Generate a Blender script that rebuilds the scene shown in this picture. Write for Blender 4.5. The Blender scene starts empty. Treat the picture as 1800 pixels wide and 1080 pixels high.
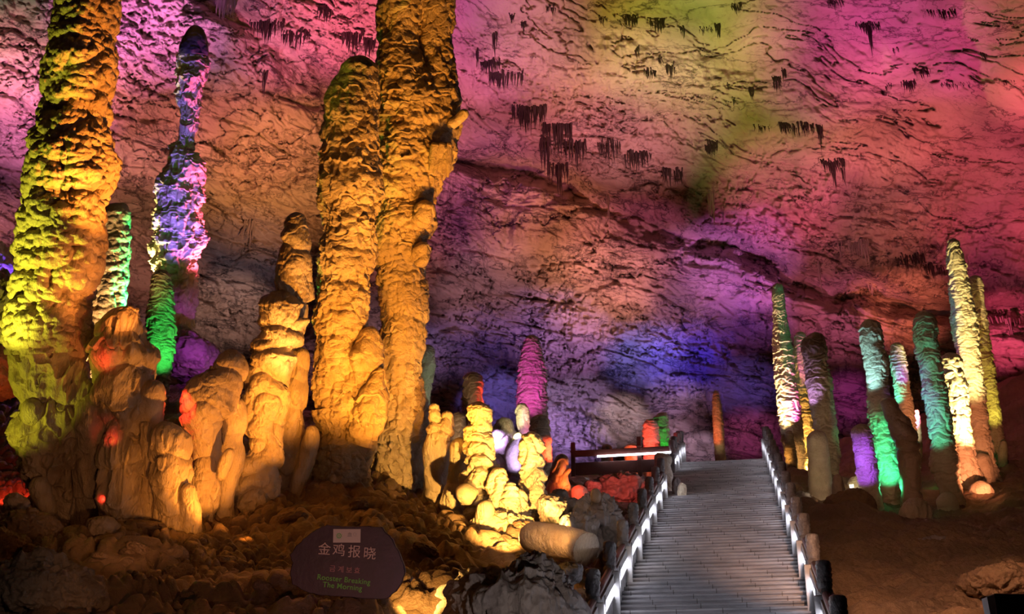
import bpy, math
import numpy as np
from mathutils import Vector, Matrix

# ------------------------------------------------------------------ camera
F = 2200.0                       # focal length in pixels of the 1800 px wide frame
PITCH = math.radians(21.8)
SP, CP = math.sin(PITCH), math.cos(PITCH)
sc = bpy.context.scene
COL = sc.collection
cd = bpy.data.cameras.new('camera'); cam = bpy.data.objects.new('camera', cd); COL.objects.link(cam)
cd.sensor_width = 36.0; cd.lens = 36.0 * F / 1800.0; cd.clip_end = 500
cam.location = (0, 0, 0); cam.rotation_euler = (math.pi / 2 + PITCH, 0, 0)
sc.camera = cam
w = bpy.data.worlds.new('world'); sc.world = w; w.use_nodes = True
w.node_tree.nodes['Background'].inputs[0].default_value = (0.02, 0.015, 0.03, 1)
w.node_tree.nodes['Background'].inputs[1].default_value = 0.3
sc.view_settings.view_transform = 'Standard'
try: sc.view_settings.look = 'None'
except Exception: pass
sc.view_settings.exposure = 0.0; sc.view_settings.gamma = 1.0
sc.view_settings.use_curve_mapping = False
sc.cycles.use_denoising = True
sc.cycles.max_bounces = 5; sc.cycles.diffuse_bounces = 3; sc.cycles.glossy_bounces = 2
sc.cycles.sample_clamp_indirect = 3.0; sc.cycles.caustics_reflective = False
sc.cycles.use_light_tree = True


def at(px, py, Z):
    """the place Z metres in front of the viewer that lies along a given line of sight"""
    x = (px - 900.0) / F; y = (540.0 - py) / F
    return Vector((x * Z, (CP - y * SP) * Z, (SP + y * CP) * Z))


def at_np(px, py, Z):
    x = (px - 900.0) / F; y = (540.0 - py) / F
    return np.stack([x * Z, (CP - y * SP) * Z, (SP + y * CP) * Z], -1)


# stair frame
US = np.array([386 / F, CP + 63 / F * SP, SP - 63 / F * CP])
AZ = math.atan2(US[0], US[1])
UW = np.array([math.cos(AZ), -math.sin(AZ), 0.0])
DST = 3.66
A0 = np.array([0.0, DST * SP, -DST * CP])


def stair(t, c, h=0.0):
    p = A0 + US * t + UW * c
    return Vector((p[0], p[1], p[2] + h))


T_END = 38.2

# ------------------------------------------------------------------ noise
def _hash(ix, iy, iz, seed):
    h = (ix.astype(np.int64) * 374761393 + iy.astype(np.int64) * 668265263 + iz.astype(np.int64) * 1274126177 + seed * 974634777) & 0xFFFFFFFF
    h = ((h ^ (h >> 13)) * 1274126177) & 0xFFFFFFFF
    h = ((h ^ (h >> 15)) * 2246822519) & 0xFFFFFFFF
    return ((h ^ (h >> 16)) & 0xFFFFFF).astype(np.float32) / 16777215.0


def vn(P, seed=0):
    """value noise, -1..1"""
    I = np.floor(P); f = (P - I).astype(np.float32); I = I.astype(np.int64)
    u = f * f * f * (f * (f * 6 - 15) + 10)
    out = 0
    for dx in (0, 1):
        wx = u[..., 0] if dx else 1 - u[..., 0]
        for dy in (0, 1):
            wy = u[..., 1] if dy else 1 - u[..., 1]
            for dz in (0, 1):
                wz = u[..., 2] if dz else 1 - u[..., 2]
                out = out + wx * wy * wz * _hash(I[..., 0] + dx, I[..., 1] + dy, I[..., 2] + dz, seed)
    return out * 2 - 1


def fbm(P, octv=4, seed=0, gain=0.5):
    a = 1.0; s = 0; n = 0
    for k in range(octv):
        s = s + a * vn(P * (2.03 ** k) + 17.3 * k, seed + k); n += a; a *= gain
    return s / n * 1.4


def vor(P, seed=0, full=False):
    I = np.floor(P).astype(np.int64); f = (P - I).astype(np.float32)
    d1 = np.full(P.shape[:-1], 9.0, np.float32); d2 = d1.copy()
    for dx in (-1, 0, 1):
        for dy in (-1, 0, 1):
            for dz in (-1, 0, 1):
                jx, jy, jz = I[..., 0] + dx, I[..., 1] + dy, I[..., 2] + dz
                ax = dx + 0.15 + 0.7 * _hash(jx, jy, jz, seed) - f[..., 0]
                ay = dy + 0.15 + 0.7 * _hash(jx, jy, jz, seed + 1) - f[..., 1]
                az = dz + 0.15 + 0.7 * _hash(jx, jy, jz, seed + 2) - f[..., 2]
                d = ax * ax + ay * ay + az * az
                m = d < d1
                d2 = np.where(m, d1, np.minimum(d2, d)); d1 = np.where(m, d, d1)
    return np.sqrt(d1), np.sqrt(d2)


def vec(a, b, c): return np.array([a, b, c], np.float32)
def sstep(a, b, x):
    t = np.clip((x - a) / (b - a), 0, 1); return t * t * (3 - 2 * t)


# ------------------------------------------------------------------ materials
def mat(name, col, col2=None, rough=0.6, bump=(), scale=1.0, stretch=(1, 1, 1), stain_shade=None, spec=0.5, colscale=1.5, rot=None, emis=None, metal=0.0, extra=None):
    m = bpy.data.materials.new(name); m.use_nodes = True
    nt = m.node_tree; N = nt.nodes; Lk = nt.links
    b = N['Principled BSDF']
    b.inputs['Roughness'].default_value = rough
    b.inputs['Specular IOR Level'].default_value = spec
    b.inputs['Metallic'].default_value = metal
    b.inputs['Base Color'].default_value = (*col, 1)
    if emis:
        b.inputs['Emission Color'].default_value = (*emis[0], 1); b.inputs['Emission Strength'].default_value = emis[1]
    geo = N.new('ShaderNodeNewGeometry')
    mp = N.new('ShaderNodeMapping'); mp.inputs['Scale'].default_value = tuple(scale * s for s in stretch)
    if rot: mp.inputs['Rotation'].default_value = rot
    Lk.new(geo.outputs['Position'], mp.inputs['Vector'])
    last = None
    if col2:
        n = N.new('ShaderNodeTexNoise'); n.inputs['Scale'].default_value = colscale; n.inputs['Detail'].default_value = 6; n.inputs['Roughness'].default_value = 0.62
        Lk.new(mp.outputs[0], n.inputs['Vector'])
        r = N.new('ShaderNodeValToRGB'); r.color_ramp.elements[0].position = 0.36; r.color_ramp.elements[1].position = 0.64
        r.color_ramp.elements[0].color = (*col2, 1); r.color_ramp.elements[1].color = (*col, 1)
        Lk.new(n.outputs['Fac'], r.inputs[0]); last = r.outputs[0]
    for st in (stain_shade or ()):
        # thin veins / patches, mineral stain and painted crack shade: (colour, noise scale, centre, width, amount, stretch)
        c3, s3, mid, wid, amt, str3 = st[:6]
        mp3 = N.new('ShaderNodeMapping'); mp3.inputs['Scale'].default_value = str3
        if len(st) > 6: mp3.inputs['Rotation'].default_value = st[6]
        Lk.new(geo.outputs['Position'], mp3.inputs['Vector'])
        n3 = N.new('ShaderNodeTexNoise'); n3.inputs['Scale'].default_value = s3; n3.inputs['Detail'].default_value = 7; n3.inputs['Roughness'].default_value = 0.6; n3.inputs['Distortion'].default_value = 0.4
        Lk.new(mp3.outputs[0], n3.inputs['Vector'])
        sub = N.new('ShaderNodeMath'); sub.operation = 'SUBTRACT'; sub.inputs[1].default_value = mid; Lk.new(n3.outputs['Fac'], sub.inputs[0])
        ab = N.new('ShaderNodeMath'); ab.operation = 'ABSOLUTE'; Lk.new(sub.outputs[0], ab.inputs[0])
        mr = N.new('ShaderNodeMapRange'); mr.inputs['From Min'].default_value = 0; mr.inputs['From Max'].default_value = wid; mr.inputs['To Min'].default_value = amt; mr.inputs['To Max'].default_value = 0
        Lk.new(ab.outputs[0], mr.inputs['Value'])
        mx = N.new('ShaderNodeMix'); mx.data_type = 'RGBA'
        Lk.new(mr.outputs[0], mx.inputs[0])
        if last: Lk.new(last, mx.inputs[6])
        else: mx.inputs[6].default_value = (*col, 1)
        mx.inputs[7].default_value = (*c3, 1)
        last = mx.outputs[2]
    if last: Lk.new(last, b.inputs['Base Color'])
    nrm = None
    for (s, dist, strength, detail) in bump:
        n = N.new('ShaderNodeTexNoise'); n.inputs['Scale'].default_value = s; n.inputs['Detail'].default_value = detail; n.inputs['Roughness'].default_value = 0.65
        Lk.new(mp.outputs[0], n.inputs['Vector'])
        bp = N.new('ShaderNodeBump'); bp.inputs['Distance'].default_value = dist; bp.inputs['Strength'].default_value = strength
        Lk.new(n.outputs['Fac'], bp.inputs['Height'])
        if nrm: Lk.new(nrm, bp.inputs['Normal'])
        nrm = bp.outputs['Normal']
    if nrm: Lk.new(nrm, b.inputs['Normal'])
    return m


DIPR = (0, math.radians(24), 0)
M_WALL = mat('wall_limestone', (0.60, 0.50, 0.42), (0.40, 0.31, 0.25), 0.8,
             bump=((1.3, 0.28, 0.6, 9), (7, 0.10, 0.8, 5)), stretch=(0.28, 0.5, 1.5), rot=DIPR, colscale=0.5,
             stain_shade=(((0.035, 0.025, 0.03), 0.28, 0.5, 0.013, 0.85, (0.35, 0.5, 1.5), DIPR),  # dark crack lines: shade painted into the colour, together with mineral stain
                    ((0.04, 0.03, 0.03), 0.85, 0.54, 0.014, 0.7, (0.35, 0.5, 1.4), DIPR),
                    ((0.7, 0.62, 0.55), 0.5, 0.40, 0.02, 0.5, (1.6, 1.0, 0.15)),
                    ((0.08, 0.06, 0.06), 0.5, 0.60, 0.03, 0.6, (1.8, 1.0, 0.2))))
M_CEIL = mat('ceiling_limestone', (0.62, 0.50, 0.42), (0.48, 0.36, 0.30), 0.85,
             bump=((0.9, 0.25, 0.6, 9), (6, 0.08, 0.6, 5)), stretch=(0.5, 1.0, 1.4), colscale=0.4,
             stain_shade=(((0.06, 0.035, 0.04), 0.22, 0.5, 0.010, 0.8, (0.4, 0.9, 1.7)),  # ceiling cracks darkened in the colour too, part stain, part painted shade
                    ((0.07, 0.04, 0.04), 0.7, 0.53, 0.010, 0.55, (0.4, 0.9, 1.7))))
M_STAL = mat('stalagmite_calcite', (0.62, 0.50, 0.36), (0.42, 0.32, 0.22), 0.48, bump=((6, 0.09, 0.8, 6), (30, 0.025, 0.9, 4)), colscale=2.0)
M_DRIP = mat('dripstone_calcite', (0.60, 0.49, 0.37), (0.40, 0.31, 0.23), 0.42, bump=((5, 0.12, 0.8, 6), (22, 0.03, 0.9, 4)), stretch=(1, 1, 0.35), colscale=1.8)
M_PALE = mat('pale_calcite', (0.80, 0.70, 0.52), (0.62, 0.50, 0.34), 0.4, bump=((6, 0.08, 0.7, 6), (28, 0.02, 0.8, 4)), colscale=2.0)
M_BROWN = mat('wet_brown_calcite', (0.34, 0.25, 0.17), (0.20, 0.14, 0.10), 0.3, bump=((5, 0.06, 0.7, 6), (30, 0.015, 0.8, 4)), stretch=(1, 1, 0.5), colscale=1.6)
M_DARK = mat('dark_smooth_cap_rock', (0.10, 0.09, 0.12), (0.06, 0.05, 0.07), 0.35, bump=((14, 0.01, 0.5, 4),))
M_ROCK = mat('grey_brown_rock', (0.36, 0.29, 0.24), (0.18, 0.14, 0.12), 0.5, bump=((4, 0.08, 0.8, 8), (22, 0.02, 0.8, 5)), colscale=1.3)
M_GREYROCK = mat('grey_fluted_rock', (0.42, 0.38, 0.37), (0.22, 0.19, 0.19), 0.6, bump=((4, 0.09, 0.8, 8), (20, 0.02, 0.8, 5)), stretch=(1, 1, 0.45), colscale=1.3)
M_FLOOR = mat('flowstone_floor', (0.30, 0.20, 0.13), (0.15, 0.10, 0.07), 0.38, bump=((3, 0.12, 0.7, 8), (18, 0.03, 0.8, 5)), colscale=1.1)
M_MUD = mat('clay_bank', (0.30, 0.19, 0.11), (0.17, 0.11, 0.07), 0.6, bump=((1.2, 0.25, 0.7, 8), (9, 0.06, 0.8, 6)), colscale=0.8)
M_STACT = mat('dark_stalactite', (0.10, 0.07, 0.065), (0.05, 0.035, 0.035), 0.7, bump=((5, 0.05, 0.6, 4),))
M_STACTP = mat('pale_stalactite', (0.58, 0.5, 0.45), (0.30, 0.24, 0.22), 0.6, bump=((5, 0.05, 0.6, 4),), stretch=(1, 1, 0.2))
M_POST = mat('carved_dark_post', (0.19, 0.17, 0.17), (0.09, 0.08, 0.08), 0.35, bump=((16, 0.03, 0.9, 4),), stretch=(1, 1, 0.6), colscale=5)
M_RAIL = mat('red_brown_rail', (0.16, 0.06, 0.045), (0.09, 0.035, 0.03), 0.4, bump=((12, 0.01, 0.5, 3),))
M_BEAM = mat('grey_stone_beam', (0.5, 0.49, 0.49), (0.36, 0.35, 0.35), 0.55, bump=((14, 0.01, 0.6, 4),))
M_PANEL = mat('carved_grey_panel', (0.46, 0.45, 0.45), (0.2, 0.195, 0.2), 0.55, bump=((18, 0.04, 1.0, 3),), colscale=8)
M_LED = mat('white_light_strip', (0.9, 0.9, 0.95), rough=0.4, emis=((0.86, 0.87, 1.0), 9.5))
M_LAMPB = mat('black_lamp_housing', (0.03, 0.03, 0.03), rough=0.4)


def step_mat():
    m = mat('slate_step', (0.36, 0.345, 0.36), (0.19, 0.185, 0.195), 0.42, bump=((5, 0.02, 0.7, 6), (30, 0.008, 0.8, 4)), stretch=(0.35, 1, 1), colscale=3)
    nt = m.node_tree; N = nt.nodes; L = nt.links
    tc = N.new('ShaderNodeTexCoord')
    br = N.new('ShaderNodeTexBrick'); br.inputs['Scale'].default_value = 1.0
    br.inputs['Color1'].default_value = (0.9, 0.9, 0.9, 1); br.inputs['Color2'].default_value = (1.15, 1.12, 1.1, 1)
    br.inputs['Mortar'].default_value = (0.42, 0.38, 0.35, 1); br.inputs['Mortar Size'].default_value = 0.007
    br.inputs['Brick Width'].default_value = 0.62; br.inputs['Row Height'].default_value = 0.34
    L.new(tc.outputs['UV'], br.inputs['Vector'])
    b = N['Principled BSDF']; src = b.inputs['Base Color'].links[0].from_socket
    mx = N.new('ShaderNodeMix'); mx.data_type = 'RGBA'; mx.blend_type = 'MULTIPLY'; mx.inputs[0].default_value = 1
    L.new(src, mx.inputs[6]); L.new(br.outputs['Color'], mx.inputs[7]); L.new(mx.outputs[2], b.inputs['Base Color'])
    return m


M_STEP = step_mat()

# ------------------------------------------------------------------ object helpers
def tag(o, label=None, cat=None, group=None, kind=None):
    if label: o['label'] = label
    if cat: o['category'] = cat
    if group: o['group'] = group
    if kind: o['kind'] = kind
    return o


def mesh_np(name, V, Q, m, parent=None, smooth=True, tris=None):
    me = bpy.data.meshes.new(name)
    V = np.ascontiguousarray(V, np.float32).reshape(-1, 3); Q = np.ascontiguousarray(Q, np.int32).reshape(-1, 4)
    nt = 0 if tris is None else len(tris)
    me.vertices.add(len(V)); me.vertices.foreach_set('co', V.ravel())
    nl = Q.size + nt * 3
    me.loops.add(nl)
    li = Q.ravel() if not nt else np.concatenate([Q.ravel(), np.asarray(tris, np.int32).ravel()])
    me.loops.foreach_set('vertex_index', li)
    me.polygons.add(len(Q) + nt)
    ls = np.arange(len(Q)) * 4
    if nt: ls = np.concatenate([ls, Q.size + np.arange(nt) * 3])
    me.polygons.foreach_set('loop_start', ls.astype(np.int32))
    me.polygons.foreach_set('use_smooth', np.full(len(Q) + nt, smooth))
    me.materials.append(m)
    me.update(calc_edges=True); me.validate()
    o = bpy.data.objects.new(name, me); COL.objects.link(o)
    if parent: o.parent = parent
    return o


def grid_quads(nr, nc, wrap=False, off=0):
    r = np.arange(nr - 1)[:, None]; c = np.arange(nc if wrap else nc - 1)[None, :]
    c2 = (c + 1) % nc
    a = r * nc + c; b = r * nc + c2; d = (r + 1) * nc + c; e = (r + 1) * nc + c2
    return np.stack([a, b, e, d], -1).reshape(-1, 4) + off


def pymesh(name, verts, faces, m, parent=None, smooth=False, bev=0):
    me = bpy.data.meshes.new(name); me.from_pydata([tuple(v) for v in verts], [], faces); me.materials.append(m)
    if smooth: me.polygons.foreach_set('use_smooth', [True] * len(me.polygons))
    me.update()
    o = bpy.data.objects.new(name, me); COL.objects.link(o)
    if parent: o.parent = parent
    if bev:
        bm = o.modifiers.new('bevel', 'BEVEL'); bm.width = bev; bm.segments = 2
    return o


def empty(name, loc=(0, 0, 0)):
    o = bpy.data.objects.new(name, None); COL.objects.link(o); o.location = loc; return o


def child(o, root):
    """attach a part whose mesh is already in world coordinates"""
    o.parent = root
    o.matrix_parent_inverse = Matrix.Translation(root.location).inverted()
    return o


# ------------------------------------------------------------------ terrain
ANCH = [  # line of sight (px, py) and distance of places on the ground
    (-600, 1080, 12), (-300, 1080, 12), (0, 1085, 12), (200, 1080, 12), (450, 1085, 12), (700, 1085, 12.3), (900, 1080, 13),
    (-500, 940, 20), (-200, 945, 20), (0, 960, 17.5), (100, 955, 18.8), (230, 945, 19.2), (360, 938, 19.2), (450, 930, 19.8), (540, 890, 21.5),
    (600, 868, 22.5), (700, 890, 22.5), (780, 895, 21.7), (860, 935, 20.6), (930, 940, 20.4), (980, 930, 20.5),
    (-400, 760, 30), (0, 850, 24), (20, 720, 30), (150, 760, 27), (280, 700, 27.5), (330, 660, 33), (420, 700, 31), (560, 760, 29),
    (700, 745, 31), (830, 790, 28), (900, 845, 26), (960, 862, 26.5), (1020, 895, 25), (1060, 850, 33), (1110, 845, 35.5), (1000, 845, 36),
    (-400, 700, 50), (0, 700, 48), (330, 690, 48), (600, 740, 48), (900, 830, 48), (1100, 850, 52), (1300, 845, 52),
    (-400, 760, 85), (300, 780, 85), (900, 890, 85), (1500, 890, 85), (2200, 760, 85),
    (1460, 1080, 16.5), (1650, 1080, 15.5), (1800, 1080, 15), (2200, 1080, 15), (1450, 980, 21.5), (1600, 1000, 20.5), (1800, 960, 22), (2200, 940, 24),
    (1440, 900, 30.5), (1490, 905, 30), (1560, 893, 32.5), (1610, 915, 29.5), (1665, 888, 34.5), (1740, 858, 36.5), (1800, 810, 41), (2100, 760, 42),
    (1400, 860, 39), (1450, 845, 44), (1540, 820, 46), (1620, 790, 50), (1700, 740, 54), (1800, 655, 57), (2100, 540, 58),
    (1600, 850, 40), (1700, 820, 44),
]
_pts = [at(*a) for a in ANCH]
for t in (8, 12, 16, 20, 24, 28, 31):
    for c in (-2.2, 1.7): _pts.append(stair(t, c, -0.25))
for t in (34, 38): _pts.append(stair(t, 1.7, -0.3)); _pts.append(stair(t, -2.3, -0.35))
_pts += [Vector(v) for v in ((0, 0, -1.75), (-9, 0, -1.7), (9, 0, -1.9), (0, 5, -0.9), (-9, 6, -0.4), (9, 6, -0.8), (0, -10, -1.8), (-20, 0, -1), (20, 0, -1))]
_PA = np.array([[p.x, p.y, p.z] for p in _pts])


def _rbf():
    X = _PA[:, :2]; n = len(X)
    K = np.sqrt(((X[:, None] - X[None]) ** 2).sum(-1) + 0.3)
    A = np.zeros((n + 3, n + 3)); A[:n, :n] = K + np.eye(n) * -0.05; A[:n, n] = 1; A[:n, n + 1:] = X; A[n, :n] = 1; A[n + 1:, :n] = X.T
    b = np.zeros(n + 3); b[:n] = _PA[:, 2]
    return np.linalg.solve(A, b)


_RW = _rbf()


def terr_base(x, y):
    n = len(_PA); z = _RW[n] + _RW[n + 1] * x + _RW[n + 2] * y
    for i in range(n):
        z = z + _RW[i] * np.sqrt((x - _PA[i, 0]) ** 2 + (y - _PA[i, 1]) ** 2 + 0.3)
    return z


def stair_tc(x, y):
    # horizontal coordinates relative to the stair
    uh = US[:2] / np.linalg.norm(US[:2])
    dx = x - A0[0]; dy = y - A0[1]
    return (dx * uh[0] + dy * uh[1]) / np.linalg.norm(US[:2]), dx * UW[0] + dy * UW[1]


def terr(x, y, detail=True):
    x = np.asarray(x, np.float64); y = np.asarray(y, np.float64)
    z = terr_base(x, y)
    t, c = stair_tc(x, y)
    if detail:
        P = np.stack([x, y, np.zeros_like(x)], -1).astype(np.float32)
        side = sstep(-2.5, 2.5, c)                       # 0 on the cobbled side, 1 on the clay side
        wob = np.stack([fbm(P * 0.9, 2, 5), fbm(P * 0.9, 2, 9), P[..., 2]], -1) * 0.35
        f1, f2 = vor((P + wob) * vec(1.5, 2.0, 1), 3)
        dome = np.sqrt(np.clip(1 - (f1 / 0.8) ** 2, 0, 1)) * sstep(0, .25, f2 - f1)
        g1, g2 = vor((P + wob * 0.6) * vec(4.6, 4.0, 1) + 7, 6)
        dome2 = np.sqrt(np.clip(1 - (g1 / 0.8) ** 2, 0, 1)) * sstep(0, .3, g2 - g1)
        big = fbm(P * 0.35, 3, 21)
        near = 1 - sstep(26, 36, y)
        cob = (0.24 * dome + 0.085 * dome2) * (0.35 + 0.65 * near) + 0.35 * big - 0.2
        led = fbm(P * vec(0.25, 0.7, 1), 4, 31); rg = np.abs(fbm(P * vec(0.5, 0.9, 1), 4, 35))
        clay = 0.34 * led + 0.22 * rg + 0.16 * np.abs(fbm(P * 1.6, 5, 37, 0.6)) - 0.22
        z = z + cob * (1 - side) + clay * side * sstep(8, 14, y)
    # cut for the stair and for the landing
    zs = A0[2] + US[2] * np.minimum(t, T_END)
    k = (1 - sstep(1.35, 1.75, c)) * sstep(-2.2, -1.85, c) * sstep(2, 5, t) * (1 - sstep(43, 45, t))
    z = np.where(k > 0, z * (1 - k) + np.minimum(z, zs - 0.28) * k, z)
    return z


def terr_v(x, y): return float(terr(np.array([x]), np.array([y]))[0])


def build_floor():
    cols = np.concatenate([np.linspace(-1500, -60, 130, endpoint=False), np.linspace(-60, 1860, 1050), np.linspace(1870, 3300, 130)])
    ys = np.concatenate([np.linspace(5, 11, 60, endpoint=False), np.linspace(11, 24, 520, endpoint=False), np.linspace(24, 46, 340, endpoint=False), np.linspace(46, 95, 90)])
    u, Y = np.meshgrid((cols - 900) / F, ys)
    X = u * Y * 1.02
    Z = terr(X, Y)
    V = np.stack([X, Y, Z], -1)
    Q = grid_quads(*X.shape)
    t, c = stair_tc(X, Y)
    cc = c.reshape(-1)[Q[:, 0]]
    for nm, msk, m in (('floor', cc <= 0, M_FLOOR), ('floor', cc > 0, M_MUD)):
        q = Q[msk]; us, inv = np.unique(q, return_inverse=True)
        o = mesh_np(nm, V.reshape(-1, 3)[us], inv.reshape(-1, 4), m); tag(o, kind='structure')
    # the ground behind and beside the viewer
    gx, gy = np.meshgrid(np.linspace(-50, 60, 60), np.linspace(-30, 5.2, 30))
    gz = terr(gx, gy) - 0.03
    o = mesh_np('floor', np.stack([gx, gy, gz], -1), grid_quads(*gx.shape), M_FLOOR); tag(o, kind='structure')


build_floor()

# ------------------------------------------------------------------ cave shell
EC = np.array([4.0, 20.0, -2.0]); EA = np.array([60.0, 58.0, 38.0])


def shell0(px, py):
    d = np.array(at(px, py, 1.0)); d /= np.linalg.norm(d); e = d / EA; o = -EC / EA
    a_, b_, c_ = (e * e).sum(), 2 * (e * o).sum(), (o * o).sum() - 1
    return d * ((-b_ + math.sqrt(b_ * b_ - 4 * a_ * c_)) / (2 * a_))


PL = [shell0(420, 50), shell0(1060, 345), shell0(1560, 490)]
NS = np.cross(PL[1] - PL[0], PL[2] - PL[0]); NS /= np.linalg.norm(NS)
if NS[2] < 0: NS = -NS
E1 = np.cross(NS, np.array([0, 1.0, 0])); E1 /= np.linalg.norm(E1); E2 = np.cross(NS, E1)
BAS = np.stack([E1, E2, NS], 1).astype(np.float32)


def shell_t(D):
    """distance along unit directions D to the rock, with all relief"""
    d = D / EA; o = -EC / EA
    a = (d * d).sum(-1); b = 2 * (d * o).sum(-1); c = (o * o).sum() - 1
    t = (-b + np.sqrt(b * b - 4 * a * c)) / (2 * a)
    P = (D * t[..., None]).astype(np.float32)
    s = (P - PL[1]) @ NS
    s = s + 0.9 * fbm(P / 14, 3, 40) + 0.42 * fbm(P / 2.5, 4, 44, 0.6)
    up = sstep(-1.5, 6, s)                                # towards the ceiling
    dd = 2.2 * fbm(P / 16, 3, 50) + 0.9 * fbm(P / 5, 3, 53) * (1 - 0.5 * up)
    # the long undercut seams
    q = P * vec(1, 1, 1)
    brk = fbm(P / 6, 3, 60)
    for (s0, wd, dep, sd) in ((0.0, 0.5, 3.2, 1), (2.6, 0.35, 0.7, 2), (5.2, 0.5, 0.8, 3), (-3.2, 0.35, 0.5, 4), (-7.5, 0.4, 0.5, 5), (-12.5, 0.6, 0.9, 6), (-17, 0.4, 0.7, 7)):
        wav = (0.3 if sd == 1 else 0.9) * vn(P / 5 + sd * 9, 70 + sd)
        g = np.exp(-((s - s0 + wav) / wd) ** 2)
        dd = dd - dep * g * ((0.8 if sd == 1 else 0.55) + (0.2 if sd == 1 else 0.45) * np.clip(vn(P / 7 + sd, 80 + sd) * 2, -1, 1))
    # strata: saw-toothed layers
    for L_, am, sd in ((2.3, 0.34, 1), (0.95, 0.20, 2), (0.38, 0.085, 3)):
        ph = s / L_ + 0.8 * vn(P / (L_ * 2.5), 90 + sd)
        fr = ph - np.floor(ph)
        msk = np.clip(0.5 + 1.3 * fbm(P / (L_ * 4), 2, 95 + sd), 0, 1)
        dd = dd + am * (fr ** 0.7 - 0.5) * (1 - sstep(0.86, 1.0, fr)) * 1.3 * msk * (1 - 0.65 * up)
    # relief drawn out along the bedding
    Pa = (P - PL[1].astype(np.float32)) @ BAS + 0.5 * fbm(P / 4, 2, 100)[..., None]
    Pa = Pa.astype(np.float32)
    f1, f2 = vor(Pa * vec(0.22, 0.3, 0.75), 104)
    dd = dd + 0.38 * sstep(0.0, 0.16, f2 - f1) * (1 - 0.85 * up)
    g1, g2 = vor(Pa * vec(0.7, 0.8, 2.2) + 3, 107)
    dd = dd + 0.13 * sstep(0.0, 0.2, g2 - g1) * (1 - 0.5 * up)
    r1 = 1 - np.abs(fbm(Pa * vec(0.22, 0.3, 1.1), 6, 110, 0.62))
    dd = dd + 0.42 * (r1 - 0.7) * (1 - 0.5 * up)
    r2 = np.abs(fbm(Pa * vec(0.1, 0.2, 0.55) + 5, 6, 120, 0.6))
    dd = dd - 0.5 * np.exp(-(r2 / 0.018) ** 2) * (0.5 + 0.3 * up)
    r3 = np.abs(fbm(P * vec(0.5, 0.5, 0.16) + 9, 5, 125, 0.6))
    dd = dd - 0.4 * np.exp(-(r3 / 0.03) ** 2) * (1 - up)
    # dripstone fringe hanging below the seams
    fr_ = np.abs(vn(P * vec(2.6, 2.6, 0.25), 130)) + 0.5 * np.abs(vn(P * vec(6, 6, 0.5), 131))
    band = sstep(-5.0, -1.0, s) * (1 - sstep(2.0, 6.5, s)) * sstep(-0.1, 0.35, vn(P / 4.0, 133))
    band2 = (1 - up) * sstep(0.05, 0.4, vn(P * vec(0.25, .25, .12), 136)) * 0.8
    dd = dd + 0.45 * (0.8 - fr_) * np.maximum(band, band2)
    dd = dd + 0.20 * fbm(Pa * vec(1.2, 1.2, 3.0), 4, 140, 0.7) * (1 - 0.35 * up)
    return t - dd, s


def build_shell():
    az = np.concatenate([np.linspace(-178, -26, 130, endpoint=False), np.linspace(-26, 26, 1180, endpoint=False), np.linspace(26, 178, 130)])
    el = np.concatenate([np.linspace(-8, 4, 30, endpoint=False), np.linspace(4, 38, 800, endpoint=False), np.linspace(38, 89.9, 90)])
    A, E = np.meshgrid(np.radians(az), np.radians(el))
    D = np.stack([np.sin(A) * np.cos(E), np.cos(A) * np.cos(E), np.sin(E)], -1)
    T = np.zeros(A.shape, np.float32); S = T.copy()
    for r in range(0, len(el), 60):
        T[r:r + 60], S[r:r + 60] = shell_t(D[r:r + 60])
    T[:, -1] = T[:, 0]
    V = (D * T[..., None]).reshape(-1, 3)
    Q = grid_quads(*A.shape)[:, ::-1]
    sq = S.reshape(-1)[Q[:, 0]]
    azq = A.reshape(-1)[Q[:, 0]]
    for nm, msk, m in (('wall_back', sq <= 1.5, M_WALL), ('ceiling', sq > 1.5, M_CEIL)):
        q = Q[msk]; us, inv = np.unique(q, return_inverse=True)
        tag(mesh_np(nm, V[us], inv.reshape(-1, 4), m), kind='structure')


build_shell()


def on_shell(px, py, back=0.0):
    d = np.array(at(px, py, 1.0)); d /= np.linalg.norm(d)
    t, _ = shell_t(d[None, :]); return Vector(d * (float(t[0]) - back))


# ------------------------------------------------------------------ stalagmites
def catmull(K, n):
    K = np.asarray(K, float)
    seg = np.hypot(*(K[1:, :2] - K[:-1, :2]).T); cum = np.concatenate([[0], np.cumsum(seg)])
    K2 = np.vstack([2 * K[0] - K[1], K, 2 * K[-1] - K[-2]])
    u = np.linspace(0, cum[-1], n); i = np.clip(np.searchsorted(cum, u, side='right') - 1, 0, len(seg) - 1)
    f = ((u - cum[i]) / np.maximum(seg[i], 1e-6))[:, None]
    p0, p1, p2, p3 = K2[i], K2[i + 1], K2[i + 2], K2[i + 3]
    return 0.5 * (2 * p1 + (p2 - p0) * f + (2 * p0 - 5 * p1 + 4 * p2 - p3) * f ** 2 + (3 * p1 - p0 - 3 * p2 + p3) * f ** 3), u


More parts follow.
